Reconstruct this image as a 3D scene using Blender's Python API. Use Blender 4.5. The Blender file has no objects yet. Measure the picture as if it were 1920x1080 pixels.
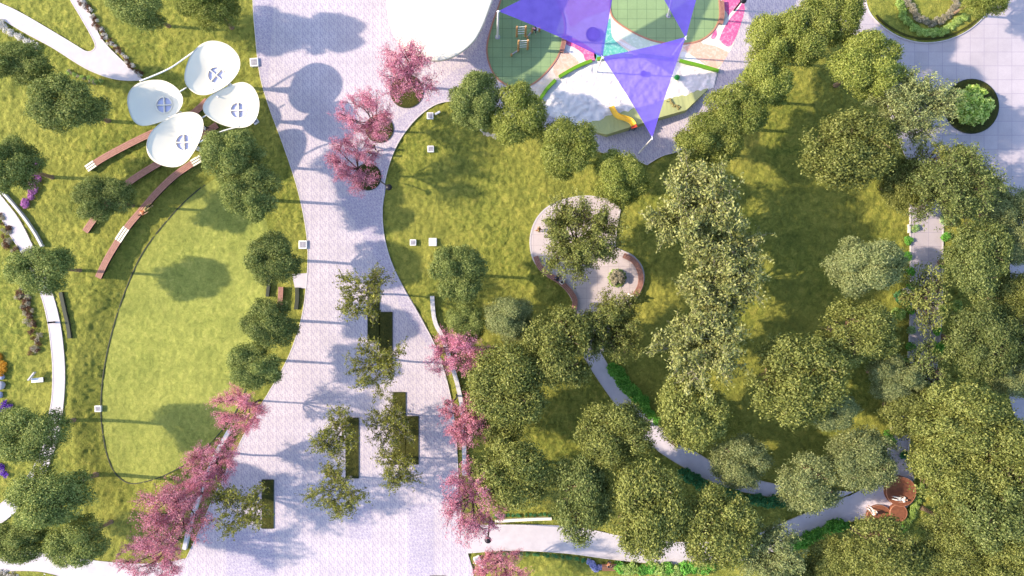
import bpy, bmesh, math, random
import numpy as np
from mathutils import Vector, Matrix
from mathutils.geometry import tessellate_polygon

# ------------------------------------------------------------------ camera, light, exposure
scene = bpy.context.scene
CAM_H = 75.0          # metres above the ground
S = 20.0              # plan units (photo pixels at ground level) per metre
cam_d = bpy.data.cameras.new('camera'); cam = bpy.data.objects.new('camera', cam_d)
scene.collection.objects.link(cam); scene.camera = cam
cam.location = (0, 0, CAM_H); cam.rotation_euler = (0, 0, 0)
cam_d.sensor_width = 36; cam_d.lens = 36 * CAM_H / 96.0; cam_d.clip_end = 3000

SUN_EL = math.radians(33.0)
SUN_AZ = math.radians(176.5)          # direction to the sun, counter-clockwise from +x
world = bpy.data.worlds.new('World'); scene.world = world; world.use_nodes = True
wn = world.node_tree
sky = wn.nodes.new('ShaderNodeTexSky'); sky.sky_type = 'NISHITA'; sky.sun_disc = False
sky.sun_elevation = SUN_EL; sky.sun_rotation = math.pi / 2 - SUN_AZ
bg = wn.nodes['Background']; bg.inputs[1].default_value = 0.15
wn.links.new(sky.outputs[0], bg.inputs[0])
sun_d = bpy.data.lights.new('sun', 'SUN'); sun_d.energy = 2.8; sun_d.angle = math.radians(1.0)
sun_d.color = (1.0, 0.85, 0.65)
sun = bpy.data.objects.new('sun', sun_d); scene.collection.objects.link(sun)
sdir = Vector((math.cos(SUN_EL) * math.cos(SUN_AZ), math.cos(SUN_EL) * math.sin(SUN_AZ), math.sin(SUN_EL)))
sun.rotation_euler = sdir.to_track_quat('Z', 'Y').to_euler(); sun.location = sdir * 100
scene.view_settings.view_transform = 'Standard'; scene.view_settings.look = 'None'
scene.view_settings.gamma = 1.0; scene.view_settings.exposure = 1.62
scene.cycles.max_bounces = 8; scene.cycles.transparent_max_bounces = 12
scene.cycles.use_denoising = True

rng = np.random.default_rng(7); random.seed(7)
COL = scene.collection.objects

# ------------------------------------------------------------------ helpers
def W(px, py, h=0.0):
    k = (1 - h / CAM_H) / S
    return ((px - 960) * k, (540 - py) * k)

def link(name, me, parent=None):
    o = bpy.data.objects.new(name, me); COL.link(o)
    if parent is not None: o.parent = parent
    return o

def tag(o, label=None, cat=None, group=None, kind=None):
    if label: o['label'] = label
    if cat: o['category'] = cat
    if group: o['group'] = group
    if kind: o['kind'] = kind
    return o

def thing(name, label, cat, loc=(0, 0, 0), rz=0.0, group=None):
    o = bpy.data.objects.new(name, None); COL.link(o); o.empty_display_size = 0.3
    o.location = loc; o.rotation_euler = (0, 0, rz)
    return tag(o, label, cat, group)

def np_mesh(name, V, F, mat=None, smooth=False):
    V = np.asarray(V, dtype=np.float32); F = np.asarray(F, dtype=np.int32)
    me = bpy.data.meshes.new(name); n = F.shape[1]
    me.vertices.add(len(V)); me.vertices.foreach_set('co', V.ravel())
    me.loops.add(F.size); me.loops.foreach_set('vertex_index', F.ravel())
    me.polygons.add(len(F)); me.polygons.foreach_set('loop_start', np.arange(0, F.size, n, dtype=np.int32))
    if smooth: me.polygons.foreach_set('use_smooth', np.ones(len(F), dtype=bool))
    me.update(calc_edges=True)
    if mat: me.materials.append(mat)
    return me

def bm_obj(name, bm, mat, parent=None, smooth=False, loc=None):
    bmesh.ops.recalc_face_normals(bm, faces=bm.faces)
    me = bpy.data.meshes.new(name); bm.to_mesh(me); bm.free()
    if smooth: me.polygons.foreach_set('use_smooth', np.ones(len(me.polygons), dtype=bool))
    if mat: me.materials.append(mat)
    o = link(name, me, parent)
    if loc: o.location = loc
    return o

def cr(pts, n=6, closed=False):
    """Catmull-Rom through the points"""
    P = [Vector(p) for p in pts]; out = []
    m = len(P)
    rngi = range(m) if closed else range(m - 1)
    for i in rngi:
        if closed: a, b, c, d = P[i - 1], P[i], P[(i + 1) % m], P[(i + 2) % m]
        else: a, b, c, d = P[max(i - 1, 0)], P[i], P[i + 1], P[min(i + 2, m - 1)]
        for j in range(n):
            t = j / n
            out.append(0.5 * ((2 * b) + (c - a) * t + (2 * a - 5 * b + 4 * c - d) * t * t + (3 * b - a - 3 * c + d) * t ** 3))
    if not closed: out.append(P[-1])
    return [tuple(v) for v in out]

def circ(px, py, r, n=40, ry=None, a0=0, a1=2 * math.pi):
    ry = ry or r
    return [(px + r * math.cos(a0 + (a1 - a0) * i / n), py + ry * math.sin(a0 + (a1 - a0) * i / n)) for i in range(n)]

def sheet(name, pts, z, mat, kind='structure', parent=None):
    V = [Vector((*W(*p[:2]), z)) for p in pts]
    tris = tessellate_polygon([V])
    me = bpy.data.meshes.new(name)
    fs = []
    for t in tris:
        a, b, c = (V[i] for i in t)
        n = (b - a).cross(c - a).z
        if abs(n) < 1e-9: continue
        fs.append(t if n > 0 else (t[0], t[2], t[1]))
    me.from_pydata([tuple(v) for v in V], [], fs); me.update(); me.materials.append(mat)
    o = link(name, me, parent)
    if kind: o['kind'] = kind
    return o

def prism(bm, pts, z0, z1):
    """pts in world xy"""
    n = len(pts)
    lo = [bm.verts.new((p[0], p[1], z0)) for p in pts]; hi = [bm.verts.new((p[0], p[1], z1)) for p in pts]
    V = [Vector((p[0], p[1], 0)) for p in pts]
    for t in tessellate_polygon([V]):
        bm.faces.new([hi[i] for i in t]); bm.faces.new([lo[i] for i in reversed(t)])
    for i in range(n):
        bm.faces.new((lo[i], lo[(i + 1) % n], hi[(i + 1) % n], hi[i]))

def box(bm, c, s, rz=0.0, M=None):
    g = bmesh.ops.create_cube(bm, size=1)
    mat = Matrix.Translation(c) @ Matrix.Rotation(rz, 4, 'Z') @ Matrix.Diagonal((*s, 1))
    if M: mat = M @ mat
    bmesh.ops.transform(bm, matrix=mat, verts=g['verts'])
    return g['verts']

def ball(bm, c, s, u=12, v=8):
    g = bmesh.ops.create_uvsphere(bm, u_segments=u, v_segments=v, radius=1)
    bmesh.ops.transform(bm, matrix=Matrix.Translation(c) @ Matrix.Diagonal((*s, 1)), verts=g['verts'])

def cyl(bm, c, r, h, n=20, r2=None):
    g = bmesh.ops.create_cone(bm, cap_ends=True, segments=n, radius1=r, radius2=r if r2 is None else r2, depth=h)
    bmesh.ops.transform(bm, matrix=Matrix.Translation((c[0], c[1], c[2] + h / 2)), verts=g['verts'])

def tube(bm, pts, rad, n=8, caps=True):
    P = [Vector(p) for p in pts]
    if not hasattr(rad, '__len__'): rad = [rad] * len(P)
    rings = []
    for i, p in enumerate(P):
        d = (P[min(i + 1, len(P) - 1)] - P[max(i - 1, 0)]).normalized()
        x = d.orthogonal().normalized() if abs(d.z) > 0.95 else d.cross(Vector((0, 0, 1))).normalized()
        y = d.cross(x)
        rings.append([bm.verts.new(p + (x * math.cos(2 * math.pi * k / n) + y * math.sin(2 * math.pi * k / n)) * rad[i]) for k in range(n)])
    for a, b in zip(rings, rings[1:]):
        for k in range(n): bm.faces.new((a[k], a[(k + 1) % n], b[(k + 1) % n], b[k]))
    if caps:
        bm.faces.new(list(reversed(rings[0]))); bm.faces.new(rings[-1])

def sweep(bm, path, off0, off1, z0, z1, closed=False):
    """rectangular strip along a world xy path, between lateral offsets"""
    P = [Vector((p[0], p[1])) for p in path]; n = len(P); R = []
    for i in range(n):
        if closed: d = P[(i + 1) % n] - P[i - 1]
        else: d = P[min(i + 1, n - 1)] - P[max(i - 1, 0)]
        d.normalize(); m = Vector((-d.y, d.x))
        a, b = P[i] + m * off0, P[i] + m * off1
        R.append([bm.verts.new((a.x, a.y, z0)), bm.verts.new((b.x, b.y, z0)), bm.verts.new((b.x, b.y, z1)), bm.verts.new((a.x, a.y, z1))])
    last = n if closed else n - 1
    for i in range(last):
        A, B = R[i], R[(i + 1) % n]
        for k in range(4): bm.faces.new((A[k], A[(k + 1) % 4], B[(k + 1) % 4], B[k]))
    if not closed:
        bm.faces.new(R[0]); bm.faces.new(list(reversed(R[-1])))

def kerb(name, pts, w, z0, z1, mat, closed=False):
    bm = bmesh.new(); sweep(bm, [W(*p) for p in pts], -w / 2, w / 2, z0, z1, closed)
    o = bm_obj(name, bm, mat); o['kind'] = 'structure'; return o

# ------------------------------------------------------------------ materials
def new_mat(name):
    m = bpy.data.materials.new(name); m.use_nodes = True
    nt = m.node_tree; b = nt.nodes['Principled BSDF']
    b.inputs['Specular IOR Level'].default_value = 0.25
    return m, nt, b

def N(nt, t, **kw):
    n = nt.nodes.new(t)
    for k, v in kw.items():
        if k in n.inputs: n.inputs[k].default_value = v
        else: setattr(n, k, v)
    return n

def c4(c): return (*c, 1.0)

def ramp(nt, fac, stops):
    r = nt.nodes.new('ShaderNodeValToRGB'); e = r.color_ramp.elements
    while len(e) < len(stops): e.new(0.5)
    for el, (p, c) in zip(e, stops): el.position = p; el.color = c4(c)
    nt.links.new(fac, r.inputs[0]); return r.outputs[0]

def coords(nt, scale=(1, 1, 1), rot=0.0):
    tc = nt.nodes.new('ShaderNodeNewGeometry'); mp = nt.nodes.new('ShaderNodeMapping')
    mp.inputs['Scale'].default_value = scale; mp.inputs['Rotation'].default_value = (0, 0, rot)
    nt.links.new(tc.outputs['Position'], mp.inputs[0]); return mp.outputs[0]

def noise(nt, scale, detail=4, rough=0.55, vec=None, dist=0.0):
    n = N(nt, 'ShaderNodeTexNoise', Scale=scale, Detail=detail, Roughness=rough, Distortion=dist)
    nt.links.new(vec if vec is not None else coords(nt), n.inputs['Vector']); return n.outputs['Fac']

def mix(nt, fac, a, b, mode='MIX'):
    m = nt.nodes.new('ShaderNodeMix'); m.data_type = 'RGBA'; m.blend_type = mode
    for sock, v in ((m.inputs[0], fac), (m.inputs[6], a), (m.inputs[7], b)):
        if hasattr(v, 'is_linked'): nt.links.new(v, sock)
        else: sock.default_value = v if not isinstance(v, tuple) or len(v) == 4 else c4(v)
    return m.outputs[2]

def bump(nt, b, h, strength=0.3, dist=0.05):
    bp = N(nt, 'ShaderNodeBump', Strength=strength, Distance=dist)
    nt.links.new(h, bp.inputs['Height']); nt.links.new(bp.outputs[0], b.inputs['Normal'])

def simple(name, col, col2=None, scale=6.0, rough=0.7, bmp=0.0, metal=0.0, spec=0.25):
    m, nt, b = new_mat(name)
    b.inputs['Roughness'].default_value = rough; b.inputs['Metallic'].default_value = metal
    b.inputs['Specular IOR Level'].default_value = spec
    col2 = col2 or tuple(c * 0.82 for c in col)
    f = noise(nt, scale, 5, 0.6)
    nt.links.new(ramp(nt, f, [(0.3, col2), (0.7, col)]), b.inputs['Base Color'])
    if bmp: bump(nt, b, f, bmp, 0.03)
    return m

def lawn_mat(name, dry, mid, deep, bs=0.7):
    m, nt, b = new_mat(name); b.inputs['Roughness'].default_value = 0.85; b.inputs['Specular IOR Level'].default_value = 0.1
    big = noise(nt, 0.11, 3, 0.6); med = noise(nt, 1.6, 5, 0.7, dist=0.8); fine = noise(nt, 4.6, 4, 0.7, dist=1.2)
    a = ramp(nt, med, [(0.30, deep), (0.50, mid), (0.68, dry)])
    big2 = noise(nt, 0.33, 4, 0.6)
    c = mix(nt, ramp(nt, big, [(0.38, (0, 0, 0)), (0.68, (0.55, 0.55, 0.55))]), a, dry)
    c = mix(nt, ramp(nt, big2, [(0.45, (0, 0, 0)), (0.72, (0.5, 0.5, 0.5))]), c, deep)
    c = mix(nt, 0.55, c, ramp(nt, fine, [(0.3, (0.35, 0.37, 0.30)), (0.7, (1, 1, 1))]), 'MULTIPLY')
    nt.links.new(c, b.inputs['Base Color'])
    add = N(nt, 'ShaderNodeMath', operation='ADD'); nt.links.new(med, add.inputs[0]); nt.links.new(fine, add.inputs[1])
    bump(nt, b, add.outputs[0], bs, 0.16); return m

def paving_mat(name, base, dark, px, py, nscale, stretch, amount, rot=0.0):
    """small modular stones, the same printed module repeated over the square"""
    m, nt, b = new_mat(name); b.inputs['Roughness'].default_value = 0.75
    v = coords(nt, (1 / px, 1 / py, 0), rot)
    fr = N(nt, 'ShaderNodeVectorMath', operation='FRACTION'); nt.links.new(v, fr.inputs[0])
    mp = N(nt, 'ShaderNodeMapping'); mp.inputs['Scale'].default_value = stretch
    nt.links.new(fr.outputs[0], mp.inputs[0])
    f = noise(nt, nscale, 3, 0.6, mp.outputs[0], 0.6)
    mask = ramp(nt, f, [(0.42, (1, 1, 1)), (0.56, (0, 0, 0))])
    wear = noise(nt, 0.35, 5, 0.65); grit = noise(nt, 14, 3, 0.6)
    amt = N(nt, 'ShaderNodeMath', operation='MULTIPLY'); nt.links.new(mask, amt.inputs[0]); amt.inputs[1].default_value = amount
    bc = mix(nt, ramp(nt, wear, [(0.35, (0, 0, 0)), (0.7, (1, 1, 1))]), tuple(x * 0.80 for x in base), base)
    c = mix(nt, amt.outputs[0], bc, dark)
    c = mix(nt, 0.35, c, ramp(nt, grit, [(0.35, (0.6, 0.6, 0.62)), (0.65, (1, 1, 1))]), 'MULTIPLY')
    nt.links.new(c, b.inputs['Base Color']); bump(nt, b, f, 0.15, 0.01); return m

def tile_mat(name, base, joint, size, jw=0.02, var=0.1, wear_col=None):
    m, nt, b = new_mat(name); b.inputs['Roughness'].default_value = 0.7
    br = N(nt, 'ShaderNodeTexBrick', offset=0.0, squash=1.0)
    br.inputs['Scale'].default_value = 1.0; br.inputs['Brick Width'].default_value = size; br.inputs['Row Height'].default_value = size
    br.inputs['Mortar Size'].default_value = jw; br.inputs['Mortar Smooth'].default_value = 0.1; br.inputs['Bias'].default_value = 0
    br.inputs['Color1'].default_value = c4(base); br.inputs['Color2'].default_value = c4(tuple(x * (1 - var) for x in base))
    br.inputs['Mortar'].default_value = c4(joint); nt.links.new(coords(nt), br.inputs['Vector'])
    w = noise(nt, 0.6, 6, 0.65); g = noise(nt, 12, 3, 0.6)
    c = mix(nt, 0.5, br.outputs[0], ramp(nt, w, [(0.3, (0.72, 0.72, 0.75)), (0.7, (1, 1, 1))]), 'MULTIPLY')
    c = mix(nt, 0.3, c, ramp(nt, g, [(0.3, (0.65, 0.65, 0.65)), (0.7, (1, 1, 1))]), 'MULTIPLY')
    nt.links.new(c, b.inputs['Base Color']); return m

def leaf_mat(name, stops, trans=0.38, patch=0.9, clump=None):
    """leaf colour varies leaf by leaf and in loose patches"""
    m = bpy.data.materials.new(name); m.use_nodes = True; nt = m.node_tree
    for n in list(nt.nodes):
        if n.type == 'BSDF_PRINCIPLED': nt.nodes.remove(n)
    out = nt.nodes['Material Output']
    g = nt.nodes.new('ShaderNodeNewGeometry'); oi = nt.nodes.new('ShaderNodeObjectInfo')
    pn = noise(nt, patch, 3, 0.6)
    a = N(nt, 'ShaderNodeMath', operation='MULTIPLY_ADD'); nt.links.new(g.outputs['Random Per Island'], a.inputs[0]); a.inputs[1].default_value = 0.6
    b = N(nt, 'ShaderNodeMath', operation='MULTIPLY_ADD'); nt.links.new(pn, b.inputs[0]); b.inputs[1].default_value = 0.6; b.inputs[2].default_value = -0.1
    nt.links.new(b.outputs[0], a.inputs[2])
    col = ramp(nt, a.outputs[0], stops)
    hv = N(nt, 'ShaderNodeHueSaturation'); nt.links.new(col, hv.inputs['Color'])
    v = N(nt, 'ShaderNodeMapRange'); v.inputs[3].default_value = 0.95; v.inputs[4].default_value = 1.30
    nt.links.new(oi.outputs['Random'], v.inputs[0]); nt.links.new(v.outputs[0], hv.inputs['Value'])
    d = nt.nodes.new('ShaderNodeBsdfDiffuse'); t = nt.nodes.new('ShaderNodeBsdfTranslucent')
    gl = nt.nodes.new('ShaderNodeBsdfGlossy'); gl.inputs['Roughness'].default_value = 0.45
    gl.inputs['Color'].default_value = (0.5, 0.5, 0.5, 1)
    nt.links.new(hv.outputs[0], d.inputs[0]); nt.links.new(hv.outputs[0], t.inputs[0])
    ms = nt.nodes.new('ShaderNodeMixShader'); ms.inputs[0].default_value = trans
    nt.links.new(d.outputs[0], ms.inputs[1]); nt.links.new(t.outputs[0], ms.inputs[2])
    m2 = nt.nodes.new('ShaderNodeMixShader'); m2.inputs[0].default_value = 0.015
    nt.links.new(ms.outputs[0], m2.inputs[1]); nt.links.new(gl.outputs[0], m2.inputs[2])
    nt.links.new(m2.outputs[0], out.inputs[0]); return m

M = {}
M['lawn'] = lawn_mat('lawn', (0.41, 0.375, 0.082), (0.235, 0.255, 0.046), (0.080, 0.112, 0.024), 1.0)
M['mown'] = lawn_mat('mown', (0.36, 0.36, 0.092), (0.265, 0.288, 0.064), (0.155, 0.185, 0.042), 0.45)
M['bed_turf'] = lawn_mat('bed_turf', (0.085, 0.080, 0.018), (0.055, 0.058, 0.014), (0.030, 0.036, 0.010))
M['paving'] = paving_mat('paving', (0.595, 0.525, 0.545), (0.29, 0.255, 0.35), 0.82, 0.90, 3.0, (2.2, 1.0, 1), 0.74)
M['accent'] = paving_mat('accent', (0.55, 0.495, 0.535), (0.24, 0.205, 0.33), 0.72, 0.72, 3.4, (1.0, 3.0, 1), 0.8, math.radians(38))
M['tile'] = tile_mat('tile', (0.46, 0.405, 0.44), (0.33, 0.29, 0.35), 1.3, 0.025)
M['patio'] = tile_mat('patio', (0.55, 0.47, 0.47), (0.40, 0.33, 0.34), 1.0, 0.02)
M['path'] = simple('path', (0.49, 0.445, 0.465), (0.41, 0.375, 0.40), 1.2, 0.7)
M['grey_path'] = simple('grey_path', (0.58, 0.53, 0.60), (0.50, 0.46, 0.54), 1.6, 0.7)
M['kerb'] = simple('kerb', (0.55, 0.50, 0.51), None, 5)
M['sand'] = simple('sand', (0.74, 0.69, 0.66), (0.64, 0.60, 0.60), 2.0, 0.95, 0.4)
M['white'] = simple('white', (0.74, 0.68, 0.56), (0.71, 0.65, 0.53), 0.8, 0.5)
M['white_metal'] = simple('white_metal', (0.75, 0.74, 0.74), None, 4, 0.35)
M['glass'] = simple('glass', (0.52, 0.53, 0.72), (0.46, 0.47, 0.66), 3, 0.15, spec=0.6)
M['dark_metal'] = simple('dark_metal', (0.02, 0.02, 0.025), None, 4, 0.4, metal=0.4)
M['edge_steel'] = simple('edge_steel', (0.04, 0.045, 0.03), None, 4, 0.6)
M['rust'] = simple('rust', (0.24, 0.088, 0.045), (0.15, 0.055, 0.032), 3.0, 0.75, 0.3)
M['bark'] = simple('bark', (0.30, 0.20, 0.13), (0.15, 0.10, 0.07), 7, 0.9, 0.5)
M['pale_bark'] = simple('pale_bark', (0.34, 0.31, 0.26), (0.20, 0.18, 0.15), 7, 0.9, 0.4)
M['dark_bark'] = simple('dark_bark', (0.085, 0.055, 0.05), (0.05, 0.035, 0.03), 7, 0.9, 0.4)
M['concrete'] = simple('concrete', (0.55, 0.53, 0.54), (0.44, 0.42, 0.44), 4, 0.8)
M['bench_wood'] = simple('bench_wood', (0.38, 0.19, 0.145), (0.27, 0.13, 0.10), 5, 0.6)
M['brown_wood'] = simple('brown_wood', (0.24, 0.11, 0.07), (0.17, 0.08, 0.05), 5, 0.6)
M['post_wood'] = simple('post_wood', (0.52, 0.30, 0.13), (0.40, 0.22, 0.09), 6, 0.6)
M['rubber_green'] = tile_mat('rubber_green', (0.25, 0.36, 0.17), (0.12, 0.20, 0.10), 0.9, 0.02, 0.06)
M['rubber_edge'] = simple('rubber_edge', (0.42, 0.20, 0.13), None, 5)
def speckle(name, a, b_, k=0.6):
    m, nt, b = new_mat(name); b.inputs['Roughness'].default_value = 0.9
    v = N(nt, 'ShaderNodeTexVoronoi', Scale=4.5); nt.links.new(coords(nt), v.inputs['Vector'])
    f = noise(nt, 5, 3, 0.7)
    nt.links.new(mix(nt, ramp(nt, f, [(0.47, (0, 0, 0)), (0.62, (k, k, k))]), a, b_), b.inputs['Base Color']); return m
M['cream'] = speckle('cream', (0.66, 0.54, 0.46), (0.72, 0.66, 0.62))
M['peach'] = speckle('peach', (0.62, 0.36, 0.28), (0.72, 0.55, 0.48))
M['pink_rubber'] = speckle('pink_rubber', (0.58, 0.09, 0.24), (0.70, 0.36, 0.48))
M['teal'] = speckle('teal', (0.10, 0.38, 0.33), (0.38, 0.60, 0.55))
M['mint'] = speckle('mint', (0.48, 0.58, 0.47), (0.66, 0.72, 0.66))
M['white_rubber'] = simple('white_rubber', (0.78, 0.74, 0.72))
M['green_wall'] = simple('green_wall', (0.13, 0.30, 0.015), None, 4, 0.5)
M['mound'] = simple('mound', (0.33, 0.345, 0.155), (0.29, 0.305, 0.135), 0.7, 0.85)
M['yellow'] = simple('yellow', (0.80, 0.47, 0.03), None, 4, 0.3)
M['red'] = simple('red', (0.6, 0.08, 0.04), None, 4, 0.4)
M['ball_green'] = simple('ball_green', (0.02, 0.25, 0.05), None, 4, 0.4)
M['purple_dark'] = simple('purple_dark', (0.10, 0.07, 0.22), None, 4, 0.6)
M['stone'] = simple('stone', (0.45, 0.43, 0.48), (0.25, 0.24, 0.28), 4, 0.8, 0.5)
M['grille'] = simple('grille', (0.22, 0.21, 0.25), None, 5, 0.6)
M['blue_stone'] = simple('blue_stone', (0.34, 0.36, 0.52), (0.22, 0.23, 0.34), 4, 0.8, 0.5)
M['skin'] = simple('skin', (0.50, 0.30, 0.21), None, 10, 0.6)
M['hair_brown'] = simple('hair_brown', (0.055, 0.025, 0.012), None, 30, 0.6)
M['hair_dark'] = simple('hair_dark', (0.015, 0.012, 0.012), None, 30, 0.6)
for k, c in dict(cloth_white=(0.75, 0.73, 0.72), cloth_dark=(0.03, 0.03, 0.05), cloth_navy=(0.05, 0.06, 0.14), cloth_purple=(0.16, 0.08, 0.30),
                 cloth_brown=(0.20, 0.10, 0.05), cloth_grey=(0.30, 0.29, 0.33), cloth_rust=(0.42, 0.16, 0.07), cloth_olive=(0.24, 0.20, 0.08)).items():
    M[k] = simple(k, c, None, 12, 0.85)

def sail_mat():
    m = bpy.data.materials.new('sail_fabric'); m.use_nodes = True; nt = m.node_tree
    nt.nodes.remove(nt.nodes['Principled BSDF']); out = nt.nodes['Material Output']
    col = ramp(nt, noise(nt, 1.5, 4), [(0.3, (0.105, 0.070, 0.46)), (0.7, (0.13, 0.09, 0.54))])
    d = nt.nodes.new('ShaderNodeBsdfDiffuse'); t = nt.nodes.new('ShaderNodeBsdfTranslucent'); x = nt.nodes.new('ShaderNodeBsdfTransparent')
    x.inputs[0].default_value = (0.74, 0.68, 0.97, 1)
    nt.links.new(col, d.inputs[0]); nt.links.new(col, t.inputs[0])
    a = nt.nodes.new('ShaderNodeMixShader'); a.inputs[0].default_value = 0.25
    nt.links.new(d.outputs[0], a.inputs[1]); nt.links.new(t.outputs[0], a.inputs[2])
    b = nt.nodes.new('ShaderNodeMixShader'); b.inputs[0].default_value = 0.22
    nt.links.new(a.outputs[0], b.inputs[1]); nt.links.new(x.outputs[0], b.inputs[2])
    nt.links.new(b.outputs[0], out.inputs[0]); return m
M['sail'] = sail_mat()

L = {}
L['blue_green'] = leaf_mat('leaf_blue_green', [(0.15, (0.055, 0.085, 0.022)), (0.5, (0.165, 0.205, 0.055)), (0.85, (0.35, 0.375, 0.12))])
L['green'] = leaf_mat('leaf_green', [(0.15, (0.085, 0.110, 0.018)), (0.5, (0.215, 0.245, 0.048)), (0.85, (0.38, 0.39, 0.11))])
L['olive'] = leaf_mat('leaf_olive', [(0.12, (0.050, 0.060, 0.016)), (0.45, (0.168, 0.188, 0.042)), (0.85, (0.37, 0.375, 0.115))])
L['moss'] = leaf_mat('leaf_moss', [(0.12, (0.040, 0.058, 0.016)), (0.45, (0.125, 0.155, 0.042)), (0.85, (0.30, 0.325, 0.11))])
L['sage'] = leaf_mat('leaf_sage', [(0.15, (0.10, 0.125, 0.048)), (0.5, (0.23, 0.26, 0.095)), (0.85, (0.40, 0.41, 0.18))])
L['pale'] = leaf_mat('leaf_pale', [(0.15, (0.08, 0.095, 0.022)), (0.5, (0.235, 0.245, 0.075)), (0.85, (0.43, 0.42, 0.17))], 0.25)
L['pink'] = leaf_mat('leaf_pink', [(0.12, (0.28, 0.07, 0.11)), (0.5, (0.54, 0.20, 0.26)), (0.9, (0.72, 0.40, 0.43))], 0.35)
L['rose'] = leaf_mat('leaf_rose', [(0.12, (0.29, 0.07, 0.13)), (0.5, (0.53, 0.20, 0.28)), (0.9, (0.72, 0.41, 0.46))], 0.35)
L['feather'] = leaf_mat('leaf_feather', [(0.15, (0.055, 0.062, 0.008)), (0.5, (0.145, 0.150, 0.022)), (0.85, (0.30, 0.29, 0.055))], 0.25)
L['bright'] = leaf_mat('leaf_bright', [(0.15, (0.05, 0.16, 0.02)), (0.5, (0.13, 0.36, 0.05)), (0.85, (0.30, 0.55, 0.12))])
L['deep'] = leaf_mat('leaf_deep', [(0.15, (0.02, 0.085, 0.03)), (0.5, (0.05, 0.19, 0.07)), (0.85, (0.12, 0.32, 0.13))])
L['lime'] = leaf_mat('leaf_lime', [(0.15, (0.13, 0.22, 0.04)), (0.5, (0.30, 0.42, 0.10)), (0.85, (0.50, 0.58, 0.22))])
L['mint'] = leaf_mat('leaf_mint', [(0.15, (0.12, 0.22, 0.09)), (0.5, (0.28, 0.42, 0.17)), (0.85, (0.50, 0.60, 0.30))])
L['lime_sunlit'] = leaf_mat('leaf_lime_sunlit', [(0.15, (0.10, 0.20, 0.03)), (0.45, (0.33, 0.44, 0.09)), (0.85, (0.66, 0.70, 0.26))])  # lime leaves, paled in colour to stand in for sunlight on the domed shrub
L['ivory'] = leaf_mat('petal_ivory', [(0.15, (0.35, 0.33, 0.30)), (0.5, (0.55, 0.53, 0.50)), (0.85, (0.75, 0.72, 0.70))])
L['mauve'] = leaf_mat('petal_mauve', [(0.15, (0.20, 0.07, 0.22)), (0.5, (0.40, 0.15, 0.38)), (0.85, (0.55, 0.28, 0.52))])
L['violet'] = leaf_mat('petal_violet', [(0.15, (0.05, 0.015, 0.14)), (0.5, (0.15, 0.05, 0.40)), (0.85, (0.28, 0.12, 0.6))])
L['amber'] = leaf_mat('petal_amber', [(0.15, (0.22, 0.10, 0.01)), (0.5, (0.50, 0.24, 0.02)), (0.85, (0.65, 0.40, 0.06))])
L['maroon'] = leaf_mat('leaf_maroon', [(0.15, (0.05, 0.025, 0.015)), (0.5, (0.13, 0.065, 0.04)), (0.85, (0.24, 0.13, 0.08))])
L['lavender'] = leaf_mat('petal_lavender', [(0.15, (0.16, 0.17, 0.34)), (0.5, (0.32, 0.33, 0.58)), (0.85, (0.55, 0.56, 0.78))])
L['blush'] = leaf_mat('leaf_blush', [(0.15, (0.16, 0.15, 0.09)), (0.5, (0.32, 0.29, 0.20)), (0.85, (0.48, 0.42, 0.34))])

# ------------------------------------------------------------------ ground sheet (lawn), with the sunken oval
def vnoise(x, y, seed):
    r = np.random.default_rng(seed); n = 256; g = r.random((n, n)).astype(np.float32)
    xi = np.floor(x).astype(int); yi = np.floor(y).astype(int); fx = x - xi; fy = y - yi
    fx = fx * fx * (3 - 2 * fx); fy = fy * fy * (3 - 2 * fy)
    a = g[xi % n, yi % n]; b = g[(xi + 1) % n, yi % n]; c = g[xi % n, (yi + 1) % n]; d = g[(xi + 1) % n, (yi + 1) % n]
    return (a * (1 - fx) + b * fx) * (1 - fy) + (c * (1 - fx) + d * fx) * fy - 0.5

BOWL = cr([(400, 335), (350, 370), (300, 422), (262, 472), (237, 522), (215, 580), (198, 640), (186, 700), (181, 760), (184, 810), (194, 860),
           (210, 893), (236, 910), (272, 905), (312, 890), (360, 862), (402, 822), (442, 770), (470, 700), (487, 620), (500, 540), (504, 470), (500, 410), (470, 360), (435, 335)], 5, True)

def ground_height(px, py):
    P = np.array(BOWL); Q = np.roll(P, -1, 0)
    d2 = np.full(px.shape, 1e9); ins = np.zeros(px.shape, bool)
    near = (px > 60) & (px < 620) & (py > 230) & (py < 1010)
    x, y = px[near], py[near]; dd = np.full(x.shape, 1e9); ii = np.zeros(x.shape, bool)
    for (ax, ay), (bx, by) in zip(P, Q):
        ex, ey = bx - ax, by - ay; t = np.clip(((x - ax) * ex + (y - ay) * ey) / (ex * ex + ey * ey + 1e-9), 0, 1)
        dd = np.minimum(dd, (x - ax - t * ex) ** 2 + (y - ay - t * ey) ** 2)
        if ay != by:
            cross = ((ay > y) != (by > y)) & (x < (bx - ax) * (y - ay) / (by - ay) + ax); ii ^= cross
    d = np.zeros(px.shape); d[near] = np.sqrt(dd); d[~near] = 1e3; ins[near] = ii
    depth = 0.8 * np.clip((490 - px) / 260, 0, 1) ** 0.8
    s = np.clip(1 - d / 48, 0, 1); s = 0.7 * s + 0.3 * s * s * (3 - 2 * s)
    return np.where(ins, -depth, -depth * s), ins

def gz(px, py): return float(ground_height(np.array([float(px)]), np.array([float(py)]))[0][0])

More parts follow.
